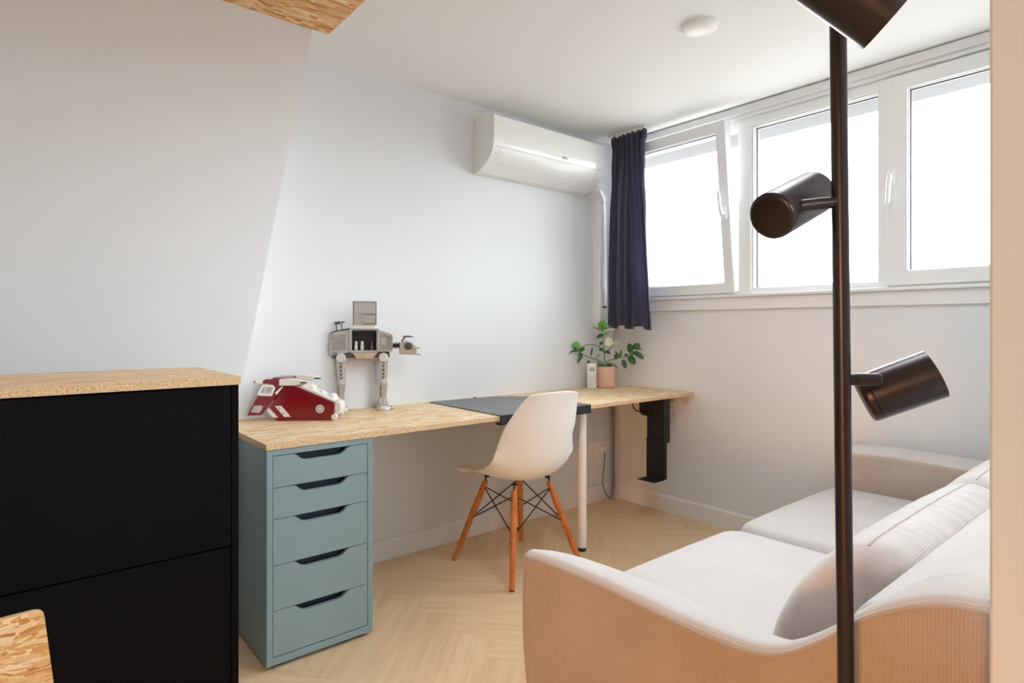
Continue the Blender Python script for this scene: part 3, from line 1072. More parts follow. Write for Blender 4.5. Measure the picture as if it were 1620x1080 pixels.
part('strap', M['blackmetal'], ch, lambda b: tube(b, crom([(-0.02, 0.14, -0.002), (-0.02, 0.14, -0.05), (-0.02, 0.12, -0.082), (-0.02, 0.08, -0.09), (-0.014, 0.0, -0.09), (-0.012, -0.01, -0.075), (-0.012, -0.01, -0.06)], 6), 0.0035, 8), True)
for by_, bz_ in ((-0.01, -0.062), (0.0, -0.165)):
    part('bolt', M['chrome'], ch, lambda b: lathe(b, [(0, .004), (0.004, .003), (0.005, 0)], 12, align((-0.0045, by_, bz_), (-1, 0, 0))))

# ------------------------------------------------------------------ chair
chr_ = thing('shell_chair', 'white moulded shell chair with wooden dowel legs at the desk', 'chair', (-1.188, -0.437, 0), math.radians(1))
CR = [  # y forward, z, halfwidth, edge lift, edge forward
    (0.215, 0.413, 0.150, -0.006, -0.015),
    (0.222, 0.425, 0.190, -0.002, -0.020),
    (0.200, 0.438, 0.212, 0.006, -0.012),
    (0.120, 0.432, 0.226, 0.025, 0.0),
    (0.030, 0.420, 0.232, 0.046, 0.0),
    (-0.060, 0.416, 0.234, 0.066, 0.005),
    (-0.130, 0.424, 0.232, 0.086, 0.018),
    (-0.185, 0.455, 0.226, 0.085, 0.045),
    (-0.218, 0.510, 0.216, 0.062, 0.072),
    (-0.238, 0.580, 0.206, 0.036, 0.080),
    (-0.255, 0.650, 0.200, 0.018, 0.072),
    (-0.272, 0.720, 0.178, 0.008, 0.055),
    (-0.290, 0.785, 0.154, 0.0, 0.036),
    (-0.300, 0.815, 0.139, -0.008, 0.026),
    (-0.303, 0.828, 0.122, -0.010, 0.018),
]
def shell(b):
    b2 = bmesh.new()
    A = crom([Vector((c[0], c[1], c[2])) for c in CR], 3)
    B = crom([Vector((c[3], c[4], 0)) for c in CR], 3)
    rows = []
    nv = 20
    for a, e in zip(A, B):
        row = []
        for i in range(nv + 1):
            v = -1 + 2 * i / nv
            t = abs(v) ** 2.4
            row.append(b2.verts.new((a.z * v, a.x + e.y * t, a.y + e.x * t)))
        rows.append(row)
    for r1, r2 in zip(rows, rows[1:]):
        for i in range(nv):
            b2.faces.new((r1[i], r1[i + 1], r2[i + 1], r2[i]))
    bmesh.ops.recalc_face_normals(b2, faces=b2.faces)
    bmesh.ops.solidify(b2, geom=b2.faces[:], thickness=0.0055)
    merge(b, b2)
o = part('seat_shell', M['shell'], chr_, shell, True, 60)
o.rotation_euler = (0, 0, math.radians(-6))
o.location = (0, 0, -0.008)
md = o.modifiers.new('sub', 'SUBSURF'); md.levels = md.render_levels = 1
LT = [(-0.105, 0.095), (-0.105, -0.105), (0.105, 0.095), (0.105, -0.105)]
LB = [(-0.193, 0.222), (-0.205, -0.205), (0.210, 0.205), (0.200, -0.215)]
ZT = 0.384
legs = []
for (tx, ty), (bx_, by_) in zip(LT, LB):
    top, bot = Vector((tx, ty, ZT)), Vector((bx_, by_, 0.004))
    d = top - bot
    Ln = d.length
    lg = part('leg', M['leg_wood'], chr_, lambda b: lathe(b, [(0.0, 0.0), (0.0105, 0.0), (0.0115, 0.006), (0.0135, Ln * .35), (0.0150, Ln * .65), (0.0145, Ln * .9), (0.0125, Ln - .004), (0.009, Ln)], 20, align(bot, d)), True, 40)
    part('glide', M['lego_black'], lg, lambda b: lathe(b, [(0.0095, -0.004), (0.0105, -0.002), (0.0105, 0.001)], 16, align(bot, d)))
    for f in (0.46, 0.9):
        part('leg_screw', M['blackmetal'], lg, lambda b: cyl(b, bot + d * f + Vector((-0.0165, -0.002, 0)), bot + d * f + Vector((0.0165, 0.002, 0)), 0.0032, n=10))
    legs.append((top, bot, d))
def wires(b):
    r = 0.0028
    for i, j in ((0, 1), (1, 3), (3, 2), (2, 0)):
        for a, c in ((i, j), (j, i)):
            ta, ba, da = legs[a]
            tb_, bb_, db = legs[c]
            tube(b, [ba + da * 0.93, bb_ + db * 0.52], r, 8)
    for (t, bt_, d) in legs:
        tube(b, [bt_ + d * 0.88, t + Vector((0, 0, 0.012)), Vector((t.x * 0.96, t.y * 0.96, 0.405 + (0.012 if abs(t.y) > .1 else 0)))], 0.004, 8)
part('wire_bracing', M['blackmetal'], chr_, wires, True)
for x, y in LT:
    part('shell_mount', M['lego_black'], chr_, lambda b: cyl(b, (x * .96, y * .96, 0.400), (x * .96, y * .96, 0.408 if y < 0 else 0.416), 0.013, n=16), True)

# ------------------------------------------------------------------ sofa
sf = thing('sofa', 'pale grey corduroy two-seat sofa under the window, facing the desk', 'sofa', (-1.06, -1.93, 0))
def L(x, y):            # world -> sofa local
    return x + 1.06, y + 1.93
ARM = [(-2.45, 0.735), (-2.37, 0.752), (-2.30, 0.745), (-2.22, 0.700), (-2.15, 0.635), (-2.08, 0.588), (-1.98, 0.572), (-1.7, 0.578), (-1.52, 0.572), (-1.46, 0.560)]
def hcrom(tab, x):
    if x <= tab[0][0]: return tab[0][1]
    if x >= tab[-1][0]: return tab[-1][1]
    for i in range(len(tab) - 1):
        if tab[i][0] <= x <= tab[i + 1][0]:
            x0, p0 = tab[i]; x1, p1 = tab[i + 1]
            m0 = (tab[i + 1][1] - tab[i - 1][1]) / (tab[i + 1][0] - tab[i - 1][0]) if i > 0 else (p1 - p0) / (x1 - x0)
            m1 = (tab[i + 2][1] - tab[i][1]) / (tab[i + 2][0] - tab[i][0]) if i + 2 < len(tab) else (p1 - p0) / (x1 - x0)
            h = x1 - x0; t = (x - x0) / h
            return (2*t**3-3*t*t+1)*p0 + (t**3-2*t*t+t)*h*m0 + (-2*t**3+3*t*t)*p1 + (t**3-t*t)*h*m1
def arm_H(side):
    def f(x, y):
        wx, wy = x - 1.06, y - 1.93
        h = hcrom(ARM, wy)
        din = (wx + 2.06) if side < 0 else (-0.06 - wx)
        slope = sm(-2.3, -2.1, wy)
        return h - slope * (0.36 if side < 0 else 0.08) * max(0, din - 0.03) + 0.006 * math.sin(PI * min(1, max(0, din / .18)))
    return f
def sd(v, n, inset):
    return n * 0.0
def arm_mesh(x0, x1, side):
    a0, b0 = L(x0, -2.43)
    a1, b1 = L(x1, -1.462)
    rad = (0.11, 0.02, 0.05, 0.045) if side < 0 else (0.02, 0.11, 0.045, 0.05)
    def f(b):
        slab(b, a0, a1, b0, b1, 0.13, arm_H(side), re=0.022, radii=rad, bulge=0.006, taper=0.022)
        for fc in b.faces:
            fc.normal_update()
            fc.material_index = 1 if abs(fc.normal.z) < 0.6 else 0  # steep faces get the painted-in shade tone
    return f
part('armrest', [M['fab_top'], M['fab_shade']], sf, arm_mesh(-2.06, -1.865, -1), True, 50)
part('armrest', [M['fab_top'], M['fab_shade']], sf, arm_mesh(-0.235, -0.06, 1), True, 50)
# piping along the outer top edge of each arm
for side, X in ((-1, -2.06), (1, -0.06)):
    def pf(b, X=X, side=side):
        pts = []
        inn = 0.006
        sg = 1 if side < 0 else -1
        def edge_pt(wx, wy, dz=0.0105):
            x_, y_ = L(wx, wy)
            return (x_, y_, hcrom(ARM, wy) - dz)
        RB = 0.11
        for k in range(9):           # round the rear corner
            a = math.radians(58) * (1 - k / 9)
            pts.append(edge_pt(X + sg * (RB - (RB - inn) * math.cos(a)), -2.43 + RB - (RB - inn) * math.sin(a)))
        ys = [-2.32 + i * (0.80 / 58) for i in range(59)]
        for wy in ys:
            pts.append(edge_pt(X + sg * inn, wy))
        r = 0.045
        for k in range(1, 7):
            a = PI / 2 * k / 6
            wx = X + (r - (r - 0.006) * math.cos(a)) * (1 if side < 0 else -1)
            wy = -1.462 - r + (r - 0.006) * math.sin(a)
            x_, y_ = L(wx, wy)
            pts.append((x_, y_, hcrom(ARM, wy) - 0.0105))
        tube(b, pts, 0.0042, 8)
    part('piping', M['pipe'], sf, pf, True)
    def vs(b, X=X, side=side):
        sg = 1 if side < 0 else -1
        RB = 0.11
        a = math.radians(60)
        pts = []
        for k in range(14):
            t = k / 13
            rr_ = RB + 0.006 * math.sin(PI * t) - 0.022 * (1 - t) ** 2 - 0.001
            wx, wy = X + sg * (RB - rr_ * math.cos(a)), -2.43 + RB - rr_ * math.sin(a)
            x_, y_ = L(wx, wy)
            pts.append((x_, y_, 0.15 + (hcrom(ARM, wy) - 0.024 - 0.15) * t))
        tube(b, pts, 0.003, 6)
    part('rear_seam', M['pipe'], sf, vs, True)
def back_H(x, y):
    wy = y - 1.93
    return hcrom([(-2.43, 0.738), (-2.36, 0.740), (-2.29, 0.726), (-2.2, 0.694), (-2.1, 0.66)], wy)
def backf(b):
    a0, b0 = L(-2.035, -2.422)
    a1, b1 = L(-0.085, -2.185)
    slab(b, a0, a1, b0, b1, 0.15, back_H, re=0.03, radii=(0.05, 0.05, 0.02, 0.02), bulge=0.004)
part('backrest', M['fab_cush'], sf, backf, True, 50)
def bpipe(b):
    pts = []
    for i in range(60):
        wx = -1.85 + i * (1.58 / 59)
        x_, y_ = L(wx, -2.392)
        pts.append((x_, y_, back_H(0, -2.392 + 1.93) + 0.001))
    tube(b, pts, 0.0035, 6)
part('back_seam', M['pipe'], sf, bpipe, True)
def basef(b):
    a0, b0 = L(-1.90, -2.2)
    a1, b1 = L(-0.22, -1.462)
    slab(b, a0, a1, b0, b1, 0.14, lambda x, y: 0.285, re=0.02, rc=0.03)
part('seat_base', M['fab_shade'], sf, basef, True, 50)
def seatc(x0, x1, ph):
    a0, b0 = L(x0, -2.19)
    a1, b1 = L(x1, -1.435)
    def H(x, y):
        u = (x - a0) / (a1 - a0); v = (y - b0) / (b1 - b0)
        return 0.408 + 0.016 * (math.sin(PI * u) ** 0.5 if 0 < u < 1 else 0) * (max(0, math.sin(PI * min(1, max(0, v * .9 + .05)))) ** 0.5) + 0.0015 * math.sin(9 * x + ph) * math.sin(7 * y)
    def f(b):
        slab(b, a0, a1, b0, b1, 0.286, H, re=0.045, radii=(0.03, 0.03, 0.085, 0.085), bulge=0.012, nz=4)
    return f
part('seat_cushion', M['fab_cush'], sf, seatc(-1.955, -1.066, 0), True, 50)
part('seat_cushion', M['fab_cush'], sf, seatc(-1.060, -0.240, 2), True, 50)
PROF = [(-1.925, 0.424), (-1.945, 0.50), (-1.985, 0.58), (-2.025, 0.635), (-2.06, 0.672), (-2.10, 0.696), (-2.15, 0.698), (-2.19, 0.672), (-2.195, 0.62), (-2.18, 0.54), (-2.17, 0.46), (-2.15, 0.422), (-2.04, 0.420)]
SEAM = []
def bcush(x0, x1, seed):
    def f(b):
        pr = crom([(0, y + 1.93, z) for y, z in PROF] + [(0, PROF[0][0] + 1.93, PROF[0][1])], 5)[:-1]
        cy = sum(p.y for p in pr) / len(pr); cz = sum(p.z for p in pr) / len(pr)
        SEAM.clear()
        qs = min(range(len(pr)), key=lambda i: abs(pr[i].y + 2.115 - 1.93) + (0 if pr[i].z > 0.6 else 9))
        b2 = bmesh.new()
        a0, a1 = x0 + 1.06, x1 + 1.06
        n = 90
        R_ = 0.06
        rings = []
        stations = []
        for k in range(7):
            a = PI / 2 * k / 7
            stations.append((R_ * (1 - math.cos(a)), 1 - 0.34 * (1 - math.sin(a)) ** 1.0))
        for k in range(n + 1):
            stations.append((R_ + (a1 - a0 - 2 * R_) * k / n, 1.0))
        for k in range(6, -1, -1):
            a = PI / 2 * k / 7
            stations.append((a1 - a0 - R_ * (1 - math.cos(a)), 1 - 0.34 * (1 - math.sin(a)) ** 1.0))
        for k, (sx, sc) in enumerate(stations):
            ring = []
            for q, p in enumerate(pr):
                de = min(sx, a1 - a0 - sx)
                up = sm(0.55, 0.68, p.z)
                wr_ = 0.0042 * max(0.0, noise.noise(Vector((sx * 6, p.y * 5, seed + 9))) + 0.1) * up * math.exp(-de / 0.16) * math.sin(sx * 150 + 26 * (p.y) + 3 * math.sin(sx * 31 + seed) + 7 * noise.noise(Vector((sx * 9, p.y * 12, seed))))
                wr_ += 0.0018 * up * noise.noise(Vector((sx * 28, p.y * 9, seed + 4)))
                big = 0.012 * up * (math.sin(PI * sx / (a1 - a0)) ** 0.5 - 0.6)
                bot = 0.0 if p.z < 0.43 else 1.0
                dy, dz = (p.y - cy), (p.z - cz)
                ln = math.hypot(dy, dz)
                s2 = sc + (wr_ + big) / ln * bot
                z = cz + dz * s2
                ring.append(b2.verts.new((a0 + sx, cy + dy * s2, max(z, 0.4245))))
            rings.append(ring)
            SEAM.append(ring[qs].co.copy())
        m = len(pr)
        for r1, r2 in zip(rings, rings[1:]):
            for q in range(m):
                j = (q + 1) % m
                b2.faces.new((r1[q], r1[j], r2[j], r2[q]))
        for rg, sgn in ((rings[0], -1), (rings[-1], 1)):
            prev = rg
            for sc in (0.8, 0.55, 0.3):
                cur_ = [b2.verts.new((v.co.x + sgn * 0.004 * (1 - sc), cy + (v.co.y - cy) * sc, cz + (v.co.z - cz) * sc)) for v in rg]
                for q in range(m):
                    j = (q + 1) % m
                    b2.faces.new((prev[q], prev[j], cur_[j], cur_[q]))
                prev = cur_
            b2.faces.new(prev)
        merge(b, b2)
    return f
def cseam(b):
    tube(b, SEAM[5:-5], 0.0026, 6)
for (xa, xb, sd_) in ((-1.80, -1.066, 1.0), (-1.060, -0.30, 5.0)):
    o = part('back_cushion', M['fab_cush'], sf, bcush(xa, xb, sd_), True, 60)
    part('seam', M['pipe'], o, cseam, True)
for x, y in ((-1.95, -1.56), (-1.95, -2.33), (-0.17, -1.56), (-0.17, -2.33)):
    a, b_ = L(x, y)
    part('leg', M['leg_wood'], sf, lambda b: cyl(b, (a, b_, 0), (a, b_, 0.135), 0.014, 0.02, 16), True)

# ------------------------------------------------------------------ floor lamp
def camray(px, py, t):
    u = (px - 810) / 944.6; v = -(py - 516) / 944.6
    return Vector((CAM.x + t * (FX + u * FY), CAM.y + t * (FY - u * FX), CAM.z + t * v))
PT = 0.78
PB = camray(1345.6, 516, PT); PB.z = 0
P1 = camray(1326.0, 60, PT)
pdir = (P1 - camray(1338.0, 1060, PT)).normalized()
PB = camray(1338.0, 1060, PT) - pdir * (camray(1338.0, 1060, PT).z / pdir.z)
lp = thing('floor_lamp', 'black floor lamp with three swivel cylinder spots on a thin pole beside the sofa', 'floor lamp', PB)
part('base', M['lampblack'], lp, lambda b: lathe(b, [(0, 0), (0.115, 0), (0.118, 0.004), (0.117, 0.014), (0.113, 0.018), (0.0, 0.0195)], 56), True, 40)
def polef(b):
    cyl(b, pdir * 0.018, pdir * 0.80, 0.0101, n=28)
    cyl(b, pdir * 0.801, pdir * 1.60, 0.0101, n=28)
    cyl(b, pdir * 0.7995, pdir * 0.8015, 0.0096, n=28)
    lathe(b, [(0.0101, 0), (0.0101, 0.003), (0.006, 0.006), (0, 0.006)], 28, align(pdir * 1.60, pdir))
part('pole', M['lampblack'], lp, polef, True, 40)
def head(center, axis, length, rad, stub_from, stub_to, label=None):
    c = Vector(center) - PB
    ax = Vector(axis).normalized()
    p0 = c - ax * length / 2
    def f(b):
        # open at the far end: outer wall, rim, inner wall; rounded closed cap at the start
        lathe(b, [(0, 0.0), (rad * .80, 0.0), (rad * .93, 0.0010), (rad * 0.985, 0.0032), (rad, 0.007), (rad, 0.011), (rad - .0008, 0.0116), (rad, 0.0122), (rad, length), (rad - .002, length), (rad - .002, 0.02), (0, 0.02)], 56, align(p0, ax))
    h = part('spot_head', M['lampblack'], lp, f, True, 40)
    a, b_ = Vector(stub_from) - PB, Vector(stub_to) - PB
    d = b_ - a
    part('swivel_arm', M['lampblack'], h, lambda b: (cyl(b, a, a + d * .35, 0.0078, n=24), cyl(b, a + d * .36, a + d * .95, 0.0082, n=24), lathe(b, [(0.0082, 0), (0.006, 0.003), (0, 0.0035)], 24, align(a + d * .95, d))), True, 40)
    return h
R3 = Vector((FY, -FX, 0)); F3 = Vector((FX, FY, 0)); U3 = Vector((0, 0, 1))
def pole_at(z):
    return PB + pdir * (z / pdir.z)
# left spot: closed cap towards lower left
hc = camray(1253, 324, 0.82)
head(hc, R3 * 0.82 + U3 * 0.42 + F3 * 0.56, 0.112, 0.0318, pole_at(camray(1326, 319, PT).z), camray(1262, 326, 0.783))
# right spot: open end towards the right
hc = camray(1421, 612, 0.80)
head(hc, R3 * 0.84 + U3 * 0.42 - F3 * 0.36, 0.091, 0.0325, pole_at(camray(1333, 600, PT).z), camray(1394, 600.5, 0.768))
# top spot
hc = camray(1338, -17, 0.66)
head(hc, R3 * 0.74 - U3 * 0.62 - F3 * 0.10, 0.115, 0.0350, pole_at(camray(1326, -17, PT).z), camray(1326, -18, 0.69))

# ------------------------------------------------------------------ plant
POTX, POTY = -0.185, -0.10
pl_ = thing('potted_plant', 'green leafy plant in a pink-beige pot in the corner of the desk', 'plant', (POTX, POTY, DZ))
part('pot', M['pot'], pl_, lambda b: lathe(b, [(0, 0), (0.044, 0), (0.052, 0.003), (0.057, 0.012), (0.0585, 0.03), (0.0595, 0.128), (0.0585, 0.130), (0.0555, 0.129), (0.0545, 0.11), (0, 0.11)], 48), True, 35)
part('soil', M['soil'], pl_, lambda b: lathe(b, [(0, 0.1165), (0.03, 0.117), (0.0548, 0.114), (0.0548, 0.105), (0, 0.105)], 24), True)
def toloc(px, py, t):
    return camray(px, py, t) - Vector((POTX, POTY, DZ))
T0 = 3.66
root = Vector((0, 0, 0.115))
branches = [
    [root, toloc(957, 575, T0), toloc(955, 545, T0), toloc(953, 512, T0 - .02)],
    [root, toloc(950, 572, T0), toloc(925, 562, T0 - .03), toloc(912, 555, T0 - .05), toloc(904, 556, T0 - .06)],
    [toloc(957, 555, T0), toloc(945, 547, T0 - .02), toloc(930, 545, T0 - .03), toloc(915, 552, T0 - .06)],
    [root, toloc(962, 571, T0), toloc(980, 566, T0 - .04), toloc(994, 562, T0 - .08), toloc(1004, 551, T0 - .1)],
    [toloc(956, 560, T0), toloc(964, 552, T0 - .03), toloc(970, 545, T0 - .05)],
    [root, toloc(950, 578, T0 - .02), toloc(944, 572, T0 - .03)],
]
def brf(b):
    for br in branches:
        pts = crom(br, 6)
        n = len(pts)
        tube(b, pts, [0.0042 - 0.002 * i / n for i in range(n)], 7)
part('stem', M['stem'], pl_, brf, True)
def leaf_mesh(b, base, tip, nrm, wd, mi=0):
    base, tip = Vector(base), Vector(tip)
    d = tip - base
    Ln = d.length
    d.normalize()
    n = Vector(nrm).normalized()
    n = (n - d * n.dot(d)).normalized()
    s = d.cross(n)
    b2 = bmesh.new()
    rows = []
    K = 9
    for i in range(K + 1):
        t = i / K
        wid = 1.2 * wd * (math.sin(PI * t ** 0.85) ** 0.55 if 0 < t < 1 else 0.04)
        wid = max(wid, 0.0008)
        bend = -0.10 * Ln * (t ** 2)
        row = []
        for j in range(-3, 4):
            v = j / 3
            p = base + d * (Ln * t) + s * (wid * v) + n * (bend + 0.35 * wid * abs(v) ** 1.3)
            row.append(b2.verts.new(p))
        rows.append(row)
    for r1, r2 in zip(rows, rows[1:]):
        for j in range(6):
            b2.faces.new((r1[j], r1[j + 1], r2[j + 1], r2[j]))
    bmesh.ops.recalc_face_normals(b2, faces=b2.faces)
    bmesh.ops.solidify(b2, geom=b2.faces[:], thickness=0.0012)
    merge(b, b2, mi)
# (base px, tip px, half width m, material, facing)
toc = (-F3 + U3 * 0.25)
LV = [
    ((952, 521), (955, 506), 0.024, 1, 0), ((953, 523), (938, 516), 0.007, 0, 1), ((954, 522), (972, 514), 0.007, 0, 1),
    ((955, 529), (944, 534), 0.013, 0, 2), ((955, 530), (961, 526), 0.010, 1, 2),
    ((964, 548), (963, 533), 0.020, 2, 0), ((966, 547), (979, 539), 0.010, 2, 2), ((965, 549), (978, 551), 0.006, 2, 1),
    ((956, 556), (965, 559), 0.015, 0, 2), ((955, 553), (948, 553), 0.010, 0, 0),
    ((911, 551), (912, 540), 0.021, 1, 0), ((912, 554), (894, 560), 0.009, 0, 1), ((915, 555), (925, 550), 0.012, 0, 0),
    ((916, 558), (921, 566), 0.012, 0, 0), ((920, 560), (914, 574), 0.009, 0, 0), ((913, 556), (908, 549), 0.009, 0, 0),
    ((937, 549), (935, 563), 0.005, 0, 0),
    ((978, 566), (974, 555), 0.008, 0, 0), ((980, 566), (983, 553), 0.007, 0, 0), ((975, 567), (972, 561), 0.010, 0, 0),
    ((985, 568), (990, 583), 0.0125, 0, 0), ((994, 563), (1005, 576), 0.018, 0, 0), ((998, 558), (995, 543), 0.018, 0, 0),
    ((1003, 552), (1011, 543), 0.019, 0, 0), ((1002, 556), (1019, 567), 0.0145, 0, 0), ((996, 560), (1004, 556), 0.014, 0, 0),
    ((1000, 552), (1006, 549), 0.010, 0, 2), ((992, 564), (989, 560), 0.010, 0, 0), ((1006, 553), (1016, 552), 0.007, 0, 1),
    ((955, 577), (946, 580), 0.011, 0, 2), ((960, 577), (968, 578), 0.011, 0, 2), ((964, 573), (979, 582), 0.007, 0, 1), ((950, 572), (944, 578), 0.006, 0, 1),
    ((953, 540), (949, 546), 0.007, 0, 0), ((930, 570), (933, 577), 0.008, 0, 0), ((945, 564), (948, 560), 0.004, 1, 0),
]
random.seed(11)
NF = [-F3 + U3 * .25, -F3 * .25 + U3, -F3 * .7 + U3 * .8]
for k, (a, c, wd, mi, face) in enumerate(LV):
    tdep = T0 - 0.05 * min(1, abs(a[0] - 957) / 50) - 0.01 * (k % 3)
    nr = NF[face] + R3 * random.uniform(-.35, .35)
    mt = (M['leaf'], M['leaf_new'], M['leaf_pale'])[mi]
    o = part('leaf', mt, pl_, lambda b: leaf_mesh(b, toloc(a[0], a[1], tdep), toloc(c[0], c[1], tdep - random.uniform(0.0, 0.03)), nr, wd), True, 60)

# ------------------------------------------------------------------ remote control
rc = thing('remote_control', 'slim white remote control standing upright against the plant pot', 'remote control', (-0.290, -0.080, DZ + 0.0005), YAW - PI / 2 + 0.12)
part('case', M['white_m'], rc, lambda b: box(b, -0.0275, 0.0275, -0.009, 0.009, 0.0, 0.152, 0.004, seg=3), True)
part('display', M['screen'], rc, lambda b: box(b, -0.015, 0.015, -0.0098, -0.008, 0.103, 0.128, 0.0005))
def keys(b):
    for r in range(6):
        for c in range(4):
            x = -0.0165 + c * 0.011
            z = 0.022 + r * 0.0125
            box(b, x - 0.0034, x + 0.0034, -0.0105, -0.0085, z - 0.0032, z + 0.0032, 0.0008)
part('keypad', M['key'], rc, keys)
part('infrared_mark', M['logo'], rc, lambda b: box(b, -0.004, 0.004, -0.0098, -0.0085, 0.009, 0.012))

# ------------------------------------------------------------------ toy walker (generic brick-built machine)
def studs(b, x0, x1, z0, z1, y, pitch=0.008, skip=0.0, rng=random.Random(5), mi=0):
    nx = int((x1 - x0) / pitch); nz_ = int((z1 - z0) / pitch)
    for i in range(nx):
        for j in range(nz_):
            if rng.random() < skip:
                continue
            x = x0 + (i + .5) * (x1 - x0) / nx; z = z0 + (j + .5) * (z1 - z0) / nz_
            lathe(b, [(0.0022, 0), (0.0022, 0.002), (0, 0.002)], 7, align((x, y, z), (0, -1, 0)), mi)
WK = camray(560, 651, 2.69); WK.z = DZ
wk = thing('toy_walker', 'grey brick-built four-legged walking machine toy with a raised side hatch', 'toy', WK, math.radians(-26))
wk.location = (WK.x + 0.035, WK.y - 0.01 , DZ)
YN, YF_ = -0.055, 0.055     # near / far sides
def wbody(b):
    for (x0, x1) in ((-0.135, -0.044), (0.062, 0.132)):
        if x0 < 0:
            pts = [(-0.138, 0.245), (-0.044, 0.262), (-0.044, 0.362), (-0.118, 0.350), (-0.134, 0.340), (-0.142, 0.29)]
        else:
            pts = [(0.062, 0.262), (0.132, 0.262), (0.134, 0.335), (0.118, 0.345), (0.062, 0.362)]
        prism(b, pts, 'y', YN, YF_, 0, 0.0012)
    prism(b, [(-0.05, 0.258), (0.07, 0.258), (0.07, 0.268), (-0.05, 0.268)], 'y', YN, YF_)
    prism(b, [(-0.05, 0.356), (0.07, 0.356), (0.07, 0.364), (-0.05, 0.364)], 'y', YN + .012, YF_)
    prism(b, [(-0.05, 0.26), (0.07, 0.26), (0.07, 0.36), (-0.05, 0.36)], 'y', YF_ - .004, YF_)
    box(b, -0.070, -0.058, YN - .0035, YN, 0.275, 0.345, 0.001)
    box(b, -0.056, -0.046, YN - .006, YN, 0.262, 0.365, 0.001)
    box(b, 0.064, 0.074, YN - .006, YN, 0.262, 0.365, 0.001)
    box(b, 0.080, 0.104, YN - .003, YN, 0.292, 0.322, 0.001)
    # rounded collar joining body to the hip beam
    for i in range(6):
        a = i / 5
        box(b, -0.128 + .012 * a, -0.116 + .012 * a, YN - .004, YN, 0.247 + .004 * a, 0.262, 0.001)
part('body', M['lego_grey'], wk, wbody)
def wstuds(b):
    studs(b, 0.106, 0.130, 0.270, 0.334, YN - .0005)
    studs(b, 0.078, 0.106, 0.270, 0.290, YN - .0005)
    studs(b, 0.078, 0.106, 0.326, 0.342, YN - .0005)
part('shadow_stud_grid', M['lego_dark'], wk, wstuds)  # dark studs stand in for the shadows between them
part('shadow_stud_grid', M['lego_dark'], wk, lambda b: studs(b, -0.132, -0.072, 0.270, 0.340, YN - .0005, skip=0.06))  # dark colour again paints the shadow between studs
part('cabin_lining', M['lego_black'], wk, lambda b: (box(b, -0.043, 0.061, -0.01, YF_ - .005, 0.269, 0.355), box(b, -0.0435, -0.0405, YN + .002, -0.01, 0.269, 0.355), box(b, 0.0585, 0.0615, YN + .002, -0.01, 0.269, 0.355), box(b, -0.042, 0.06, YN + .004, -0.01, 0.350, 0.3555)))
def hatch(b):
    box(b, -0.040, 0.063, YN - .012, YN - .004, 0.380, 0.486, 0.001)
    box(b, 0.006, 0.055, YN - .0145, YN - .012, 0.391, 0.422, 0.0008)
    for z in (0.390, 0.397, 0.404, 0.411, 0.418, 0.425):
        box(b, -0.032, -0.005, YN - .0138, YN - .012, z, z + .0045, 0.0005)
    box(b, -0.034, 0.057, YN - .0138, YN - .012, 0.434, 0.478, 0.0006)
_h = part('hatch', M['lego_grey'], wk, hatch)
def hstuds(b):
    for i in range(13):
        x = -0.037 + i * 0.008
        lathe(b, [(0.0024, 0), (0.0024, 0.0017), (0, 0.0017)], 7, align((x, YN - .012, 0.483), (0, -1, 0)))
    for i in range(13):
        for x in (-0.037, 0.060):
            lathe(b, [(0.0024, 0), (0.0024, 0.0017), (0, 0.0017)], 7, align((x, YN - .012, 0.384 + i * .0078), (0, -1, 0)))
    for i in range(8):
        for z in (0.385, 0.428):
            lathe(b, [(0.0024, 0), (0.0024, 0.0017), (0, 0.0017)], 7, align((0.005 + i * .007, YN - .012, z), (0, -1, 0)))
part('shadow_stud_grid', M['lego_dark'], _h, hstuds)  # hatch studs darkened as painted shadow too
part('hatch_hinge', M['lego_white'], wk, lambda b: box(b, -0.034, 0.056, YN - .010, YN + .006, 0.367, 0.380, 0.001))
def belly(b):
    prism(b, [(-0.042, 0.257), (0.066, 0.257), (0.045, 0.232), (-0.022, 0.232)], 'y', YN - .004, YF_ + .004, 0, 0.001)
    for i in range(3):
        box(b, 0.0 + i * .006, 0.0035 + i * .006, YN - .007, YN - .004, 0.236, 0.254)
    # arched hip beam
    pts = [(-0.115, 0.256), (0.118, 0.256), (0.118, 0.232), (0.06, 0.219), (0.0, 0.228), (-0.06, 0.219), (-0.115, 0.230)]
    prism(b, pts, 'y', -0.032, 0.032, 0, 0.001)
part('underbelly', M['lego_tan'], wk, belly)
part('chassis', M['lego_dark'], wk, lambda b: (box(b, -0.125, 0.12, YN + .006, YF_ - .006, 0.236, 0.2600, 0.001), ))
def roof(b):
    prism(b, [(-0.134, 0.341), (-0.118, 0.351), (-0.05, 0.364), (-0.05, 0.368), (-0.12, 0.355), (-0.137, 0.344)], 'y', YN + .004, YF_ - .004)
    # small frame on the roof
    for x in (-0.108, -0.085):
        cyl(b, (x, -0.03, 0.350), (x - .004, -0.03, 0.392), 0.0022, n=8)
    cyl(b, (-0.118, -0.03, 0.392), (-0.075, -0.03, 0.394), 0.0032, n=8)
    cyl(b, (-0.116, -0.03, 0.386), (-0.095, -0.03, 0.388), 0.0024, n=8)
    tube(b, [(-0.076, -.03, .356), (-0.066, -.03, .356), (-0.056, -.03, .365)], 0.0025, 6)
part('roof_frame', M['lego_dark'], wk, roof)
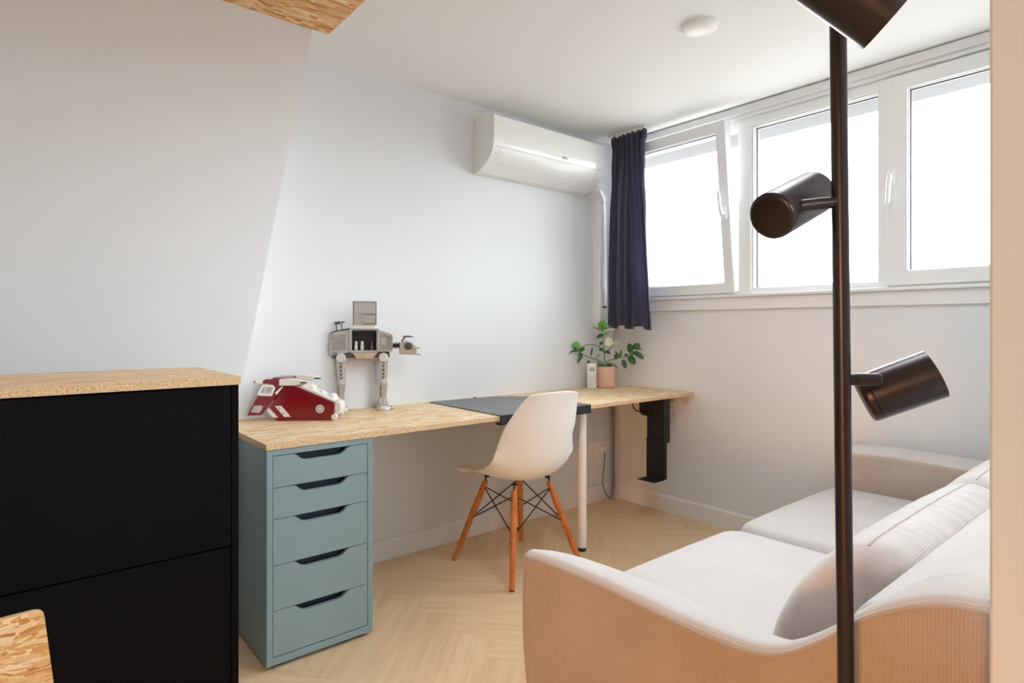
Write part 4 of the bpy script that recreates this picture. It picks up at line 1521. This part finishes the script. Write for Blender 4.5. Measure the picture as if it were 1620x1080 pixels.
def wleg(b, X, Y):
    s = -1 if Y < 0 else 1
    lathe(b, [(0.0, -0.010), (0.019, -0.010), (0.0205, -0.006), (0.0205, 0.006), (0.017, 0.010), (0, 0.010)], 26, Matrix.Translation((X, Y + s * .012, 0.236)) @ Matrix.Rotation(PI / 2, 4, 'X'), 1)
    prism(b, [(X - 0.020, 0.238), (X + 0.019, 0.238), (X + 0.020, 0.19), (X + 0.016, 0.13), (X - 0.013, 0.13), (X - 0.019, 0.18)], 'y', Y - .013, Y + .013, 0, 0.001)
    prism(b, [(X - 0.014, 0.142), (X + 0.017, 0.142), (X + 0.019, 0.115), (X + 0.013, 0.06), (X + .021, 0.028), (X - 0.020, 0.028), (X - 0.013, 0.07)], 'y', Y - .011, Y + .011, 0, 0.001)
    for z in (0.215, 0.198, 0.181, 0.164, 0.147):
        box(b, X - .004, X + .003, Y + s * .013, Y + s * .0155, z - .0055, z + .004, 0, 2)
    box(b, X + .009, X + .0125, Y + s * .0125, Y + s * .0140, 0.150, 0.212, 0, 1)
    for z in (0.105, 0.093, 0.081, 0.069, 0.057):
        box(b, X - .0145, X - .008, Y + s * .011, Y + s * .0135, z - .003, z + .004, 0, 2)
    lathe(b, [(0.0, -0.008), (0.012, -0.008), (0.012, 0.008), (0, 0.008)], 18, Matrix.Translation((X + .005, Y + s * .008, 0.131)) @ Matrix.Rotation(PI / 2, 4, 'X'), 1)
    for dx in (-.012, 0.004, .014):
        box(b, X + dx - .004, X + dx + .004, Y + s * .009, Y + s * .014, 0.028, 0.056, 0.001, 1)
    prism(b, [(X - 0.018, 0.03), (X + .020, 0.03), (X + .026, 0.018), (X - .024, 0.018)], 'y', Y - .016, Y + .016, 0, 0.001)
    lathe(b, [(0, 0.0), (0.031, 0.0), (0.033, 0.004), (0.031, 0.012), (0.022, 0.019), (0, 0.019)], 10, Matrix.Translation((X, Y, 0.0005)), 1)
    for a in (-1, 1):
        box(b, X + a * .038 - .006, X + a * .038 + .006, Y - .006, Y + .006, 0.0005, 0.008, 0.001)
for X in (-0.090, 0.092):
    for Y in (-0.045, 0.045):
        part('leg', [M['lego_grey'], M['lego_pale'], M['lego_dark']], wk, lambda b: wleg(b, X, Y))
def neck(b):
    for i in range(5):
        cyl(b, (0.133 + i * .0075, 0, 0.287), (0.137 + i * .0075, 0, 0.287), 0.013 if i % 2 else 0.016, n=14)
    cyl(b, (0.13, 0, 0.287), (0.170, 0, 0.287), 0.008, n=12)
part('neck', M['lego_black'], wk, neck)
def whead(b):
    prism(b, [(0.166, 0.248), (0.238, 0.243), (0.244, 0.262), (0.240, 0.276), (0.166, 0.274)], 'y', -0.030, 0.030, 1, 0.001)
    prism(b, [(0.166, 0.273), (0.240, 0.273), (0.236, 0.286), (0.218, 0.302), (0.196, 0.308), (0.174, 0.304), (0.166, 0.292)], 'y', -0.026, 0.026, 0, 0.001)
    lathe(b, [(0, -0.004), (0.018, -0.004), (0.018, 0.003), (0, 0.004)], 18, Matrix.Translation((0.204, -0.028, 0.284)) @ Matrix.Rotation(PI / 2, 4, 'X'), 2)
    for i in range(6):
        a = i * PI / 5
        box(b, 0.204 + .021 * math.cos(a) - .003, 0.204 + .021 * math.cos(a) + .003, -0.030, -0.026, 0.279 + .019 * math.sin(a) - .003, 0.279 + .019 * math.sin(a) + .003, 0.0005, 0)
    for i in range(8):
        box(b, 0.170 + i * .008, 0.1765 + i * .008, -0.0315, -0.030, 0.252, 0.268, 0.0003, 1)
    for y in (-0.034, 0.034):
        cyl(b, (0.222, y, 0.277), (0.258, y, 0.275), 0.0030, n=8)
        cyl(b, (0.225, y, 0.247), (0.262, y, 0.244), 0.0028, n=8)
    tube(b, [(0.176, 0, 0.304), (0.184, 0, 0.318), (0.194, 0, 0.327)], 0.0035, 8, 2)
    prism(b, [(0.172, 0.329), (0.196, 0.325), (0.226, 0.325), (0.232, 0.328), (0.206, 0.333)], 'y', -0.010, 0.010, 2)
part('head', [M['lego_grey'], M['lego_tan'], M['lego_dark']], wk, whead)

def figure(lx, m_, label, nm='toy_figure'):
    loc = wk.matrix_basis @ Vector((lx, YN + 0.018, 0.2685))
    e = thing(nm, label, 'toy figure', loc, math.radians(-26), 'small toy figures in the walker hatch')
    part('legs', m_, e, lambda b: box(b, -0.0065, 0.0065, -0.006, 0.006, 0.0, 0.013, 0.001))
    part('torso', m_, e, lambda b: prism(b, [(-0.0075, 0.013), (0.0075, 0.013), (0.0055, 0.026), (-0.0055, 0.026)], 'y', -0.005, 0.005, 0, 0.0005))
    part('head', m_, e, lambda b: lathe(b, [(0, 0.0255), (0.0045, 0.0255), (0.0062, 0.028), (0.0062, 0.036), (0.0045, 0.040), (0, 0.041)], 16), True)
figure(-0.026, M['lego_white'], 'small white toy figure standing at the left in the hatch of the grey walker')
figure(0.000, M['lego_white'], 'small white toy figure in the middle of the open hatch of the grey walker')
figure(0.042, M['lego_dark'], 'small dark toy figure standing at the right in the hatch of the grey walker')

# ------------------------------------------------------------------ red toy craft (generic brick-built ship)
SH = camray(487, 666, 2.43); SH.z = DZ
sh = thing('toy_spacecraft', 'dark red and white brick-built toy spacecraft at the left end of the desk', 'toy', SH, math.radians(-37))
U_ = 0.00255
def q(px, py):
    return ((px - 487) * U_, (666 - py) * U_ + 0.0005)
hull_pts = [q(445, 665.6), q(528, 665.6), q(533, 660), q(534, 639), q(505, 627), q(471, 611.5), q(457, 611.5), q(434, 645)]
def hull(b):
    prism(b, hull_pts, 'y', -0.055, 0.055, 0, 0.0015)
    prism(b, [q(446, 666), q(527, 666), q(530, 662.5), q(444, 662.5)], 'y', -0.060, 0.060, 0, 0.0008)
    for px_ in (484, 506, 519):
        prism(b, [q(px_, 661), q(px_ + .8, 661), q(px_ + 1.0, 640), q(px_ + .3, 640)], 'y', -0.0565, -0.0545)
part('hull', M['lego_red'], sh, hull)
def stripes(b):
    prism(b, [q(430, 649), q(434, 646), q(448, 661), q(440, 660.5)], 'y', -0.0575, -0.050)
    prism(b, [q(443, 643), q(453, 643), q(467, 660), q(457, 660)], 'y', -0.0575, -0.054)
part('stripe', M['lego_white'], sh, stripes)
part('stripe_mark', M['lego_tan'], sh, lambda b: (box(b, *[q(448, 0)[0], q(451, 0)[0]], -0.0585, -0.057, q(0, 650)[1], q(0, 645)[1]), box(b, *[q(454, 0)[0], q(457, 0)[0]], -0.0585, -0.057, q(0, 656.5)[1], q(0, 652)[1])))
def emb(b):
    x, z = q(512, 648)
    lathe(b, [(0.0125, 0), (0.0165, 0), (0.0165, 0.002), (0.0125, 0.002), (0.0125, 0)], 28, align((x, -0.055, z), (0, -1, 0)))
    lathe(b, [(0.0, 0), (0.006, 0), (0.006, 0.002), (0, 0.002)], 16, align((x, -0.055, z), (0, -1, 0)))
    for k in range(8):
        a = k * PI / 4
        cyl(b, (x + .005 * math.cos(a), -0.0562, z + .005 * math.sin(a)), (x + .011 * math.cos(a), -0.0562, z + .011 * math.sin(a)), 0.0013, n=6)
part('emblem', M['lego_white'], sh, emb)
def deck(b):
    # cream ridge along the sloping top and pale nose
    prism(b, [q(477, 614), q(533, 638.5), q(534, 636), q(505, 622), q(482, 612.5)], 'y', -0.046, 0.046, 0, 0.0008)
    prism(b, [q(531, 660), q(540, 657), q(543.5, 650), q(542, 640), q(536, 637), q(531, 640)], 'y', -0.038, 0.038, 0, 0.003)
    for y in (-0.046, 0.046):
        lathe(b, [(0, -.011), (0.011, -.011), (0.0125, -.006), (0.0125, .006), (0.011, .011), (0, .011)], 18, Matrix.Translation((q(533.5, 0)[0], y, 0.0132)) @ Matrix.Rotation(PI / 2, 4, 'X'))
    prism(b, [q(489, 617), q(498, 621), q(498, 613.5), q(491, 612)], 'y', -0.03, 0.03, 0, 0.001)
part('deck', M['lego_white'], sh, deck)
part('canopy', M['smoke'], sh, lambda b: [lathe(b, [(0.022 * math.cos(t * PI / 14), 0.028 * math.sin(t * PI / 14)) for t in range(0, 8)], 20, Matrix.Translation((q(527, 0)[0], 0, q(0, 636)[1])) @ Matrix.Scale(1.25, 4, (0, 1, 0))),
     lathe(b, [(0.014 * math.cos(t * PI / 14), 0.018 * math.sin(t * PI / 14)) for t in range(0, 8)], 20, Matrix.Translation((q(510, 0)[0], 0, q(0, 627)[1])) @ Matrix.Scale(1.4, 4, (0, 1, 0)))], True)
def gantry(b):
    prism(b, [q(426, 604), q(430, 601), q(452, 601), q(452, 608), q(428, 608)], 'y', -0.070, -0.045, 0, 0.001)
    prism(b, [q(438, 599.5), q(464, 599.5), q(464, 612), q(452, 612), q(448, 608), q(438, 606)], 'y', -0.045, 0.060, 0, 0.001)
    studs(b, q(428, 0)[0], q(451, 0)[0], q(0, 607)[1], q(0, 602)[1], -0.070, 0.0078)
part('roof_beam', M['lego_red'], sh, gantry)
def cannons(b):
    for y, dx, dz in ((-0.060, 0, 0), (0.050, 9, -3)):
        prism(b, [q(451 + dx, 601 + dz), q(470 + dx, 600 + dz), q(492 + dx, 604.5 + dz), q(492 + dx, 608 + dz), q(472 + dx, 611 + dz), q(451 + dx, 611 + dz)], 'y', y - .012, y + .012, 0, 0.003)
    prism(b, [q(414, 603), q(426, 601), q(426, 608), q(415, 607)], 'y', -0.068, -0.048, 0, 0.002)
part('cannon', M['lego_white'], sh, cannons)
for y, dx, dz in ((-0.060, 0, 0), (0.050, 10, -3)):
    a, c = q(484 + dx, 606.5 + dz), q(493.5 + dx, 606.5 + dz)
    part('cannon_tip', M['lego_black'], sh, lambda b: cyl(b, (a[0], y - .0125, a[1]), (c[0], y - .0125, c[1]), 0.0028, n=10))
a, c = q(411, 605.5), q(414.5, 605.5)
part('cannon_tip', M['lego_black'], sh, lambda b: cyl(b, (a[0], -0.058, a[1]), (c[0], -0.058, c[1]), 0.0024, n=8))
# splayed tail flap: slanted board with white-framed port and grey gear
def tail(b):
    prism(b, [q(402, 657), q(423.5, 656.5), q(457, 612), q(447, 606), q(427, 610)], 'y', -0.066, -0.058, 0, 0.001)
    prism(b, [q(402, 657), q(423.5, 656.5), q(457, 612), q(447, 606), q(427, 610)], 'y', 0.058, 0.066, 0, 0.001)
    a0, a1 = q(414, 641), q(437, 629)
    for r in range(4):
        for c in range(8):
            x = q(414 + r * 2.6 + c * 2.6, 0)[0]; z = q(0, 641 - r * 3.6)[1]
            lathe(b, [(0.0024, 0), (0.0024, 0.0016), (0, 0.0016)], 7, align((x, -0.066, z), (0, -1, 0)))
part('tail_flap', M['lego_red'], sh, tail)
def port(b):
    prism(b, [q(418, 624), q(424, 611), q(429, 608.5), q(442, 610), q(445.5, 614), q(440, 627), q(421, 626.5)], 'y', -0.0705, -0.066, 0, 0.001)
    prism(b, [q(444.5, 622), q(455, 612.5), q(457, 613), q(447.5, 625)], 'y', -0.0695, -0.066, 0)
part('port_frame', M['lego_white'], sh, port)
part('port_glass', M['screen'], sh, lambda b: (prism(b, [q(423, 622), q(427, 613), q(431, 612), q(428, 622)], 'y', -0.0715, -0.0704), prism(b, [q(429.5, 622), q(433, 612.5), q(442, 613.5), q(438, 622)], 'y', -0.0715, -0.0704)))
def gear(b):
    prism(b, [q(408, 652), q(413, 642), q(424, 641), q(426.5, 644), q(421, 653)], 'y', -0.0705, -0.066, 0, 0.001)
    x, z = q(419, 647)
    lathe(b, [(0, 0), (0.008, 0), (0.008, 0.003), (0, 0.003)], 12, align((x, -0.0705, z), (0, -1, 0)))
    for i in range(3):
        a = q(409.5 + i * 1.6, 650.5 - i * 2.6)
        box(b, a[0], a[0] + .012, -0.072, -0.0704, a[1], a[1] + .003)
part('landing_gear', M['lego_grey'], sh, gear)
part('skid', M['lego_tan'], sh, lambda b: tube(b, [Vector((q(427, 0)[0], -0.054, q(0, 652)[1])), Vector((q(440, 0)[0], -0.054, q(0, 661)[1])), Vector((q(446, 0)[0], -0.054, q(0, 661)[1]))], 0.0015, 6))
for y, e in ((-0.02, 556), (0.02, 554)):
    part('nose_gun', M['lego_tan'], sh, lambda b: cyl(b, (q(538, 0)[0], y, 0.012), (q(e, 0)[0], y, 0.012), 0.0013, n=6))
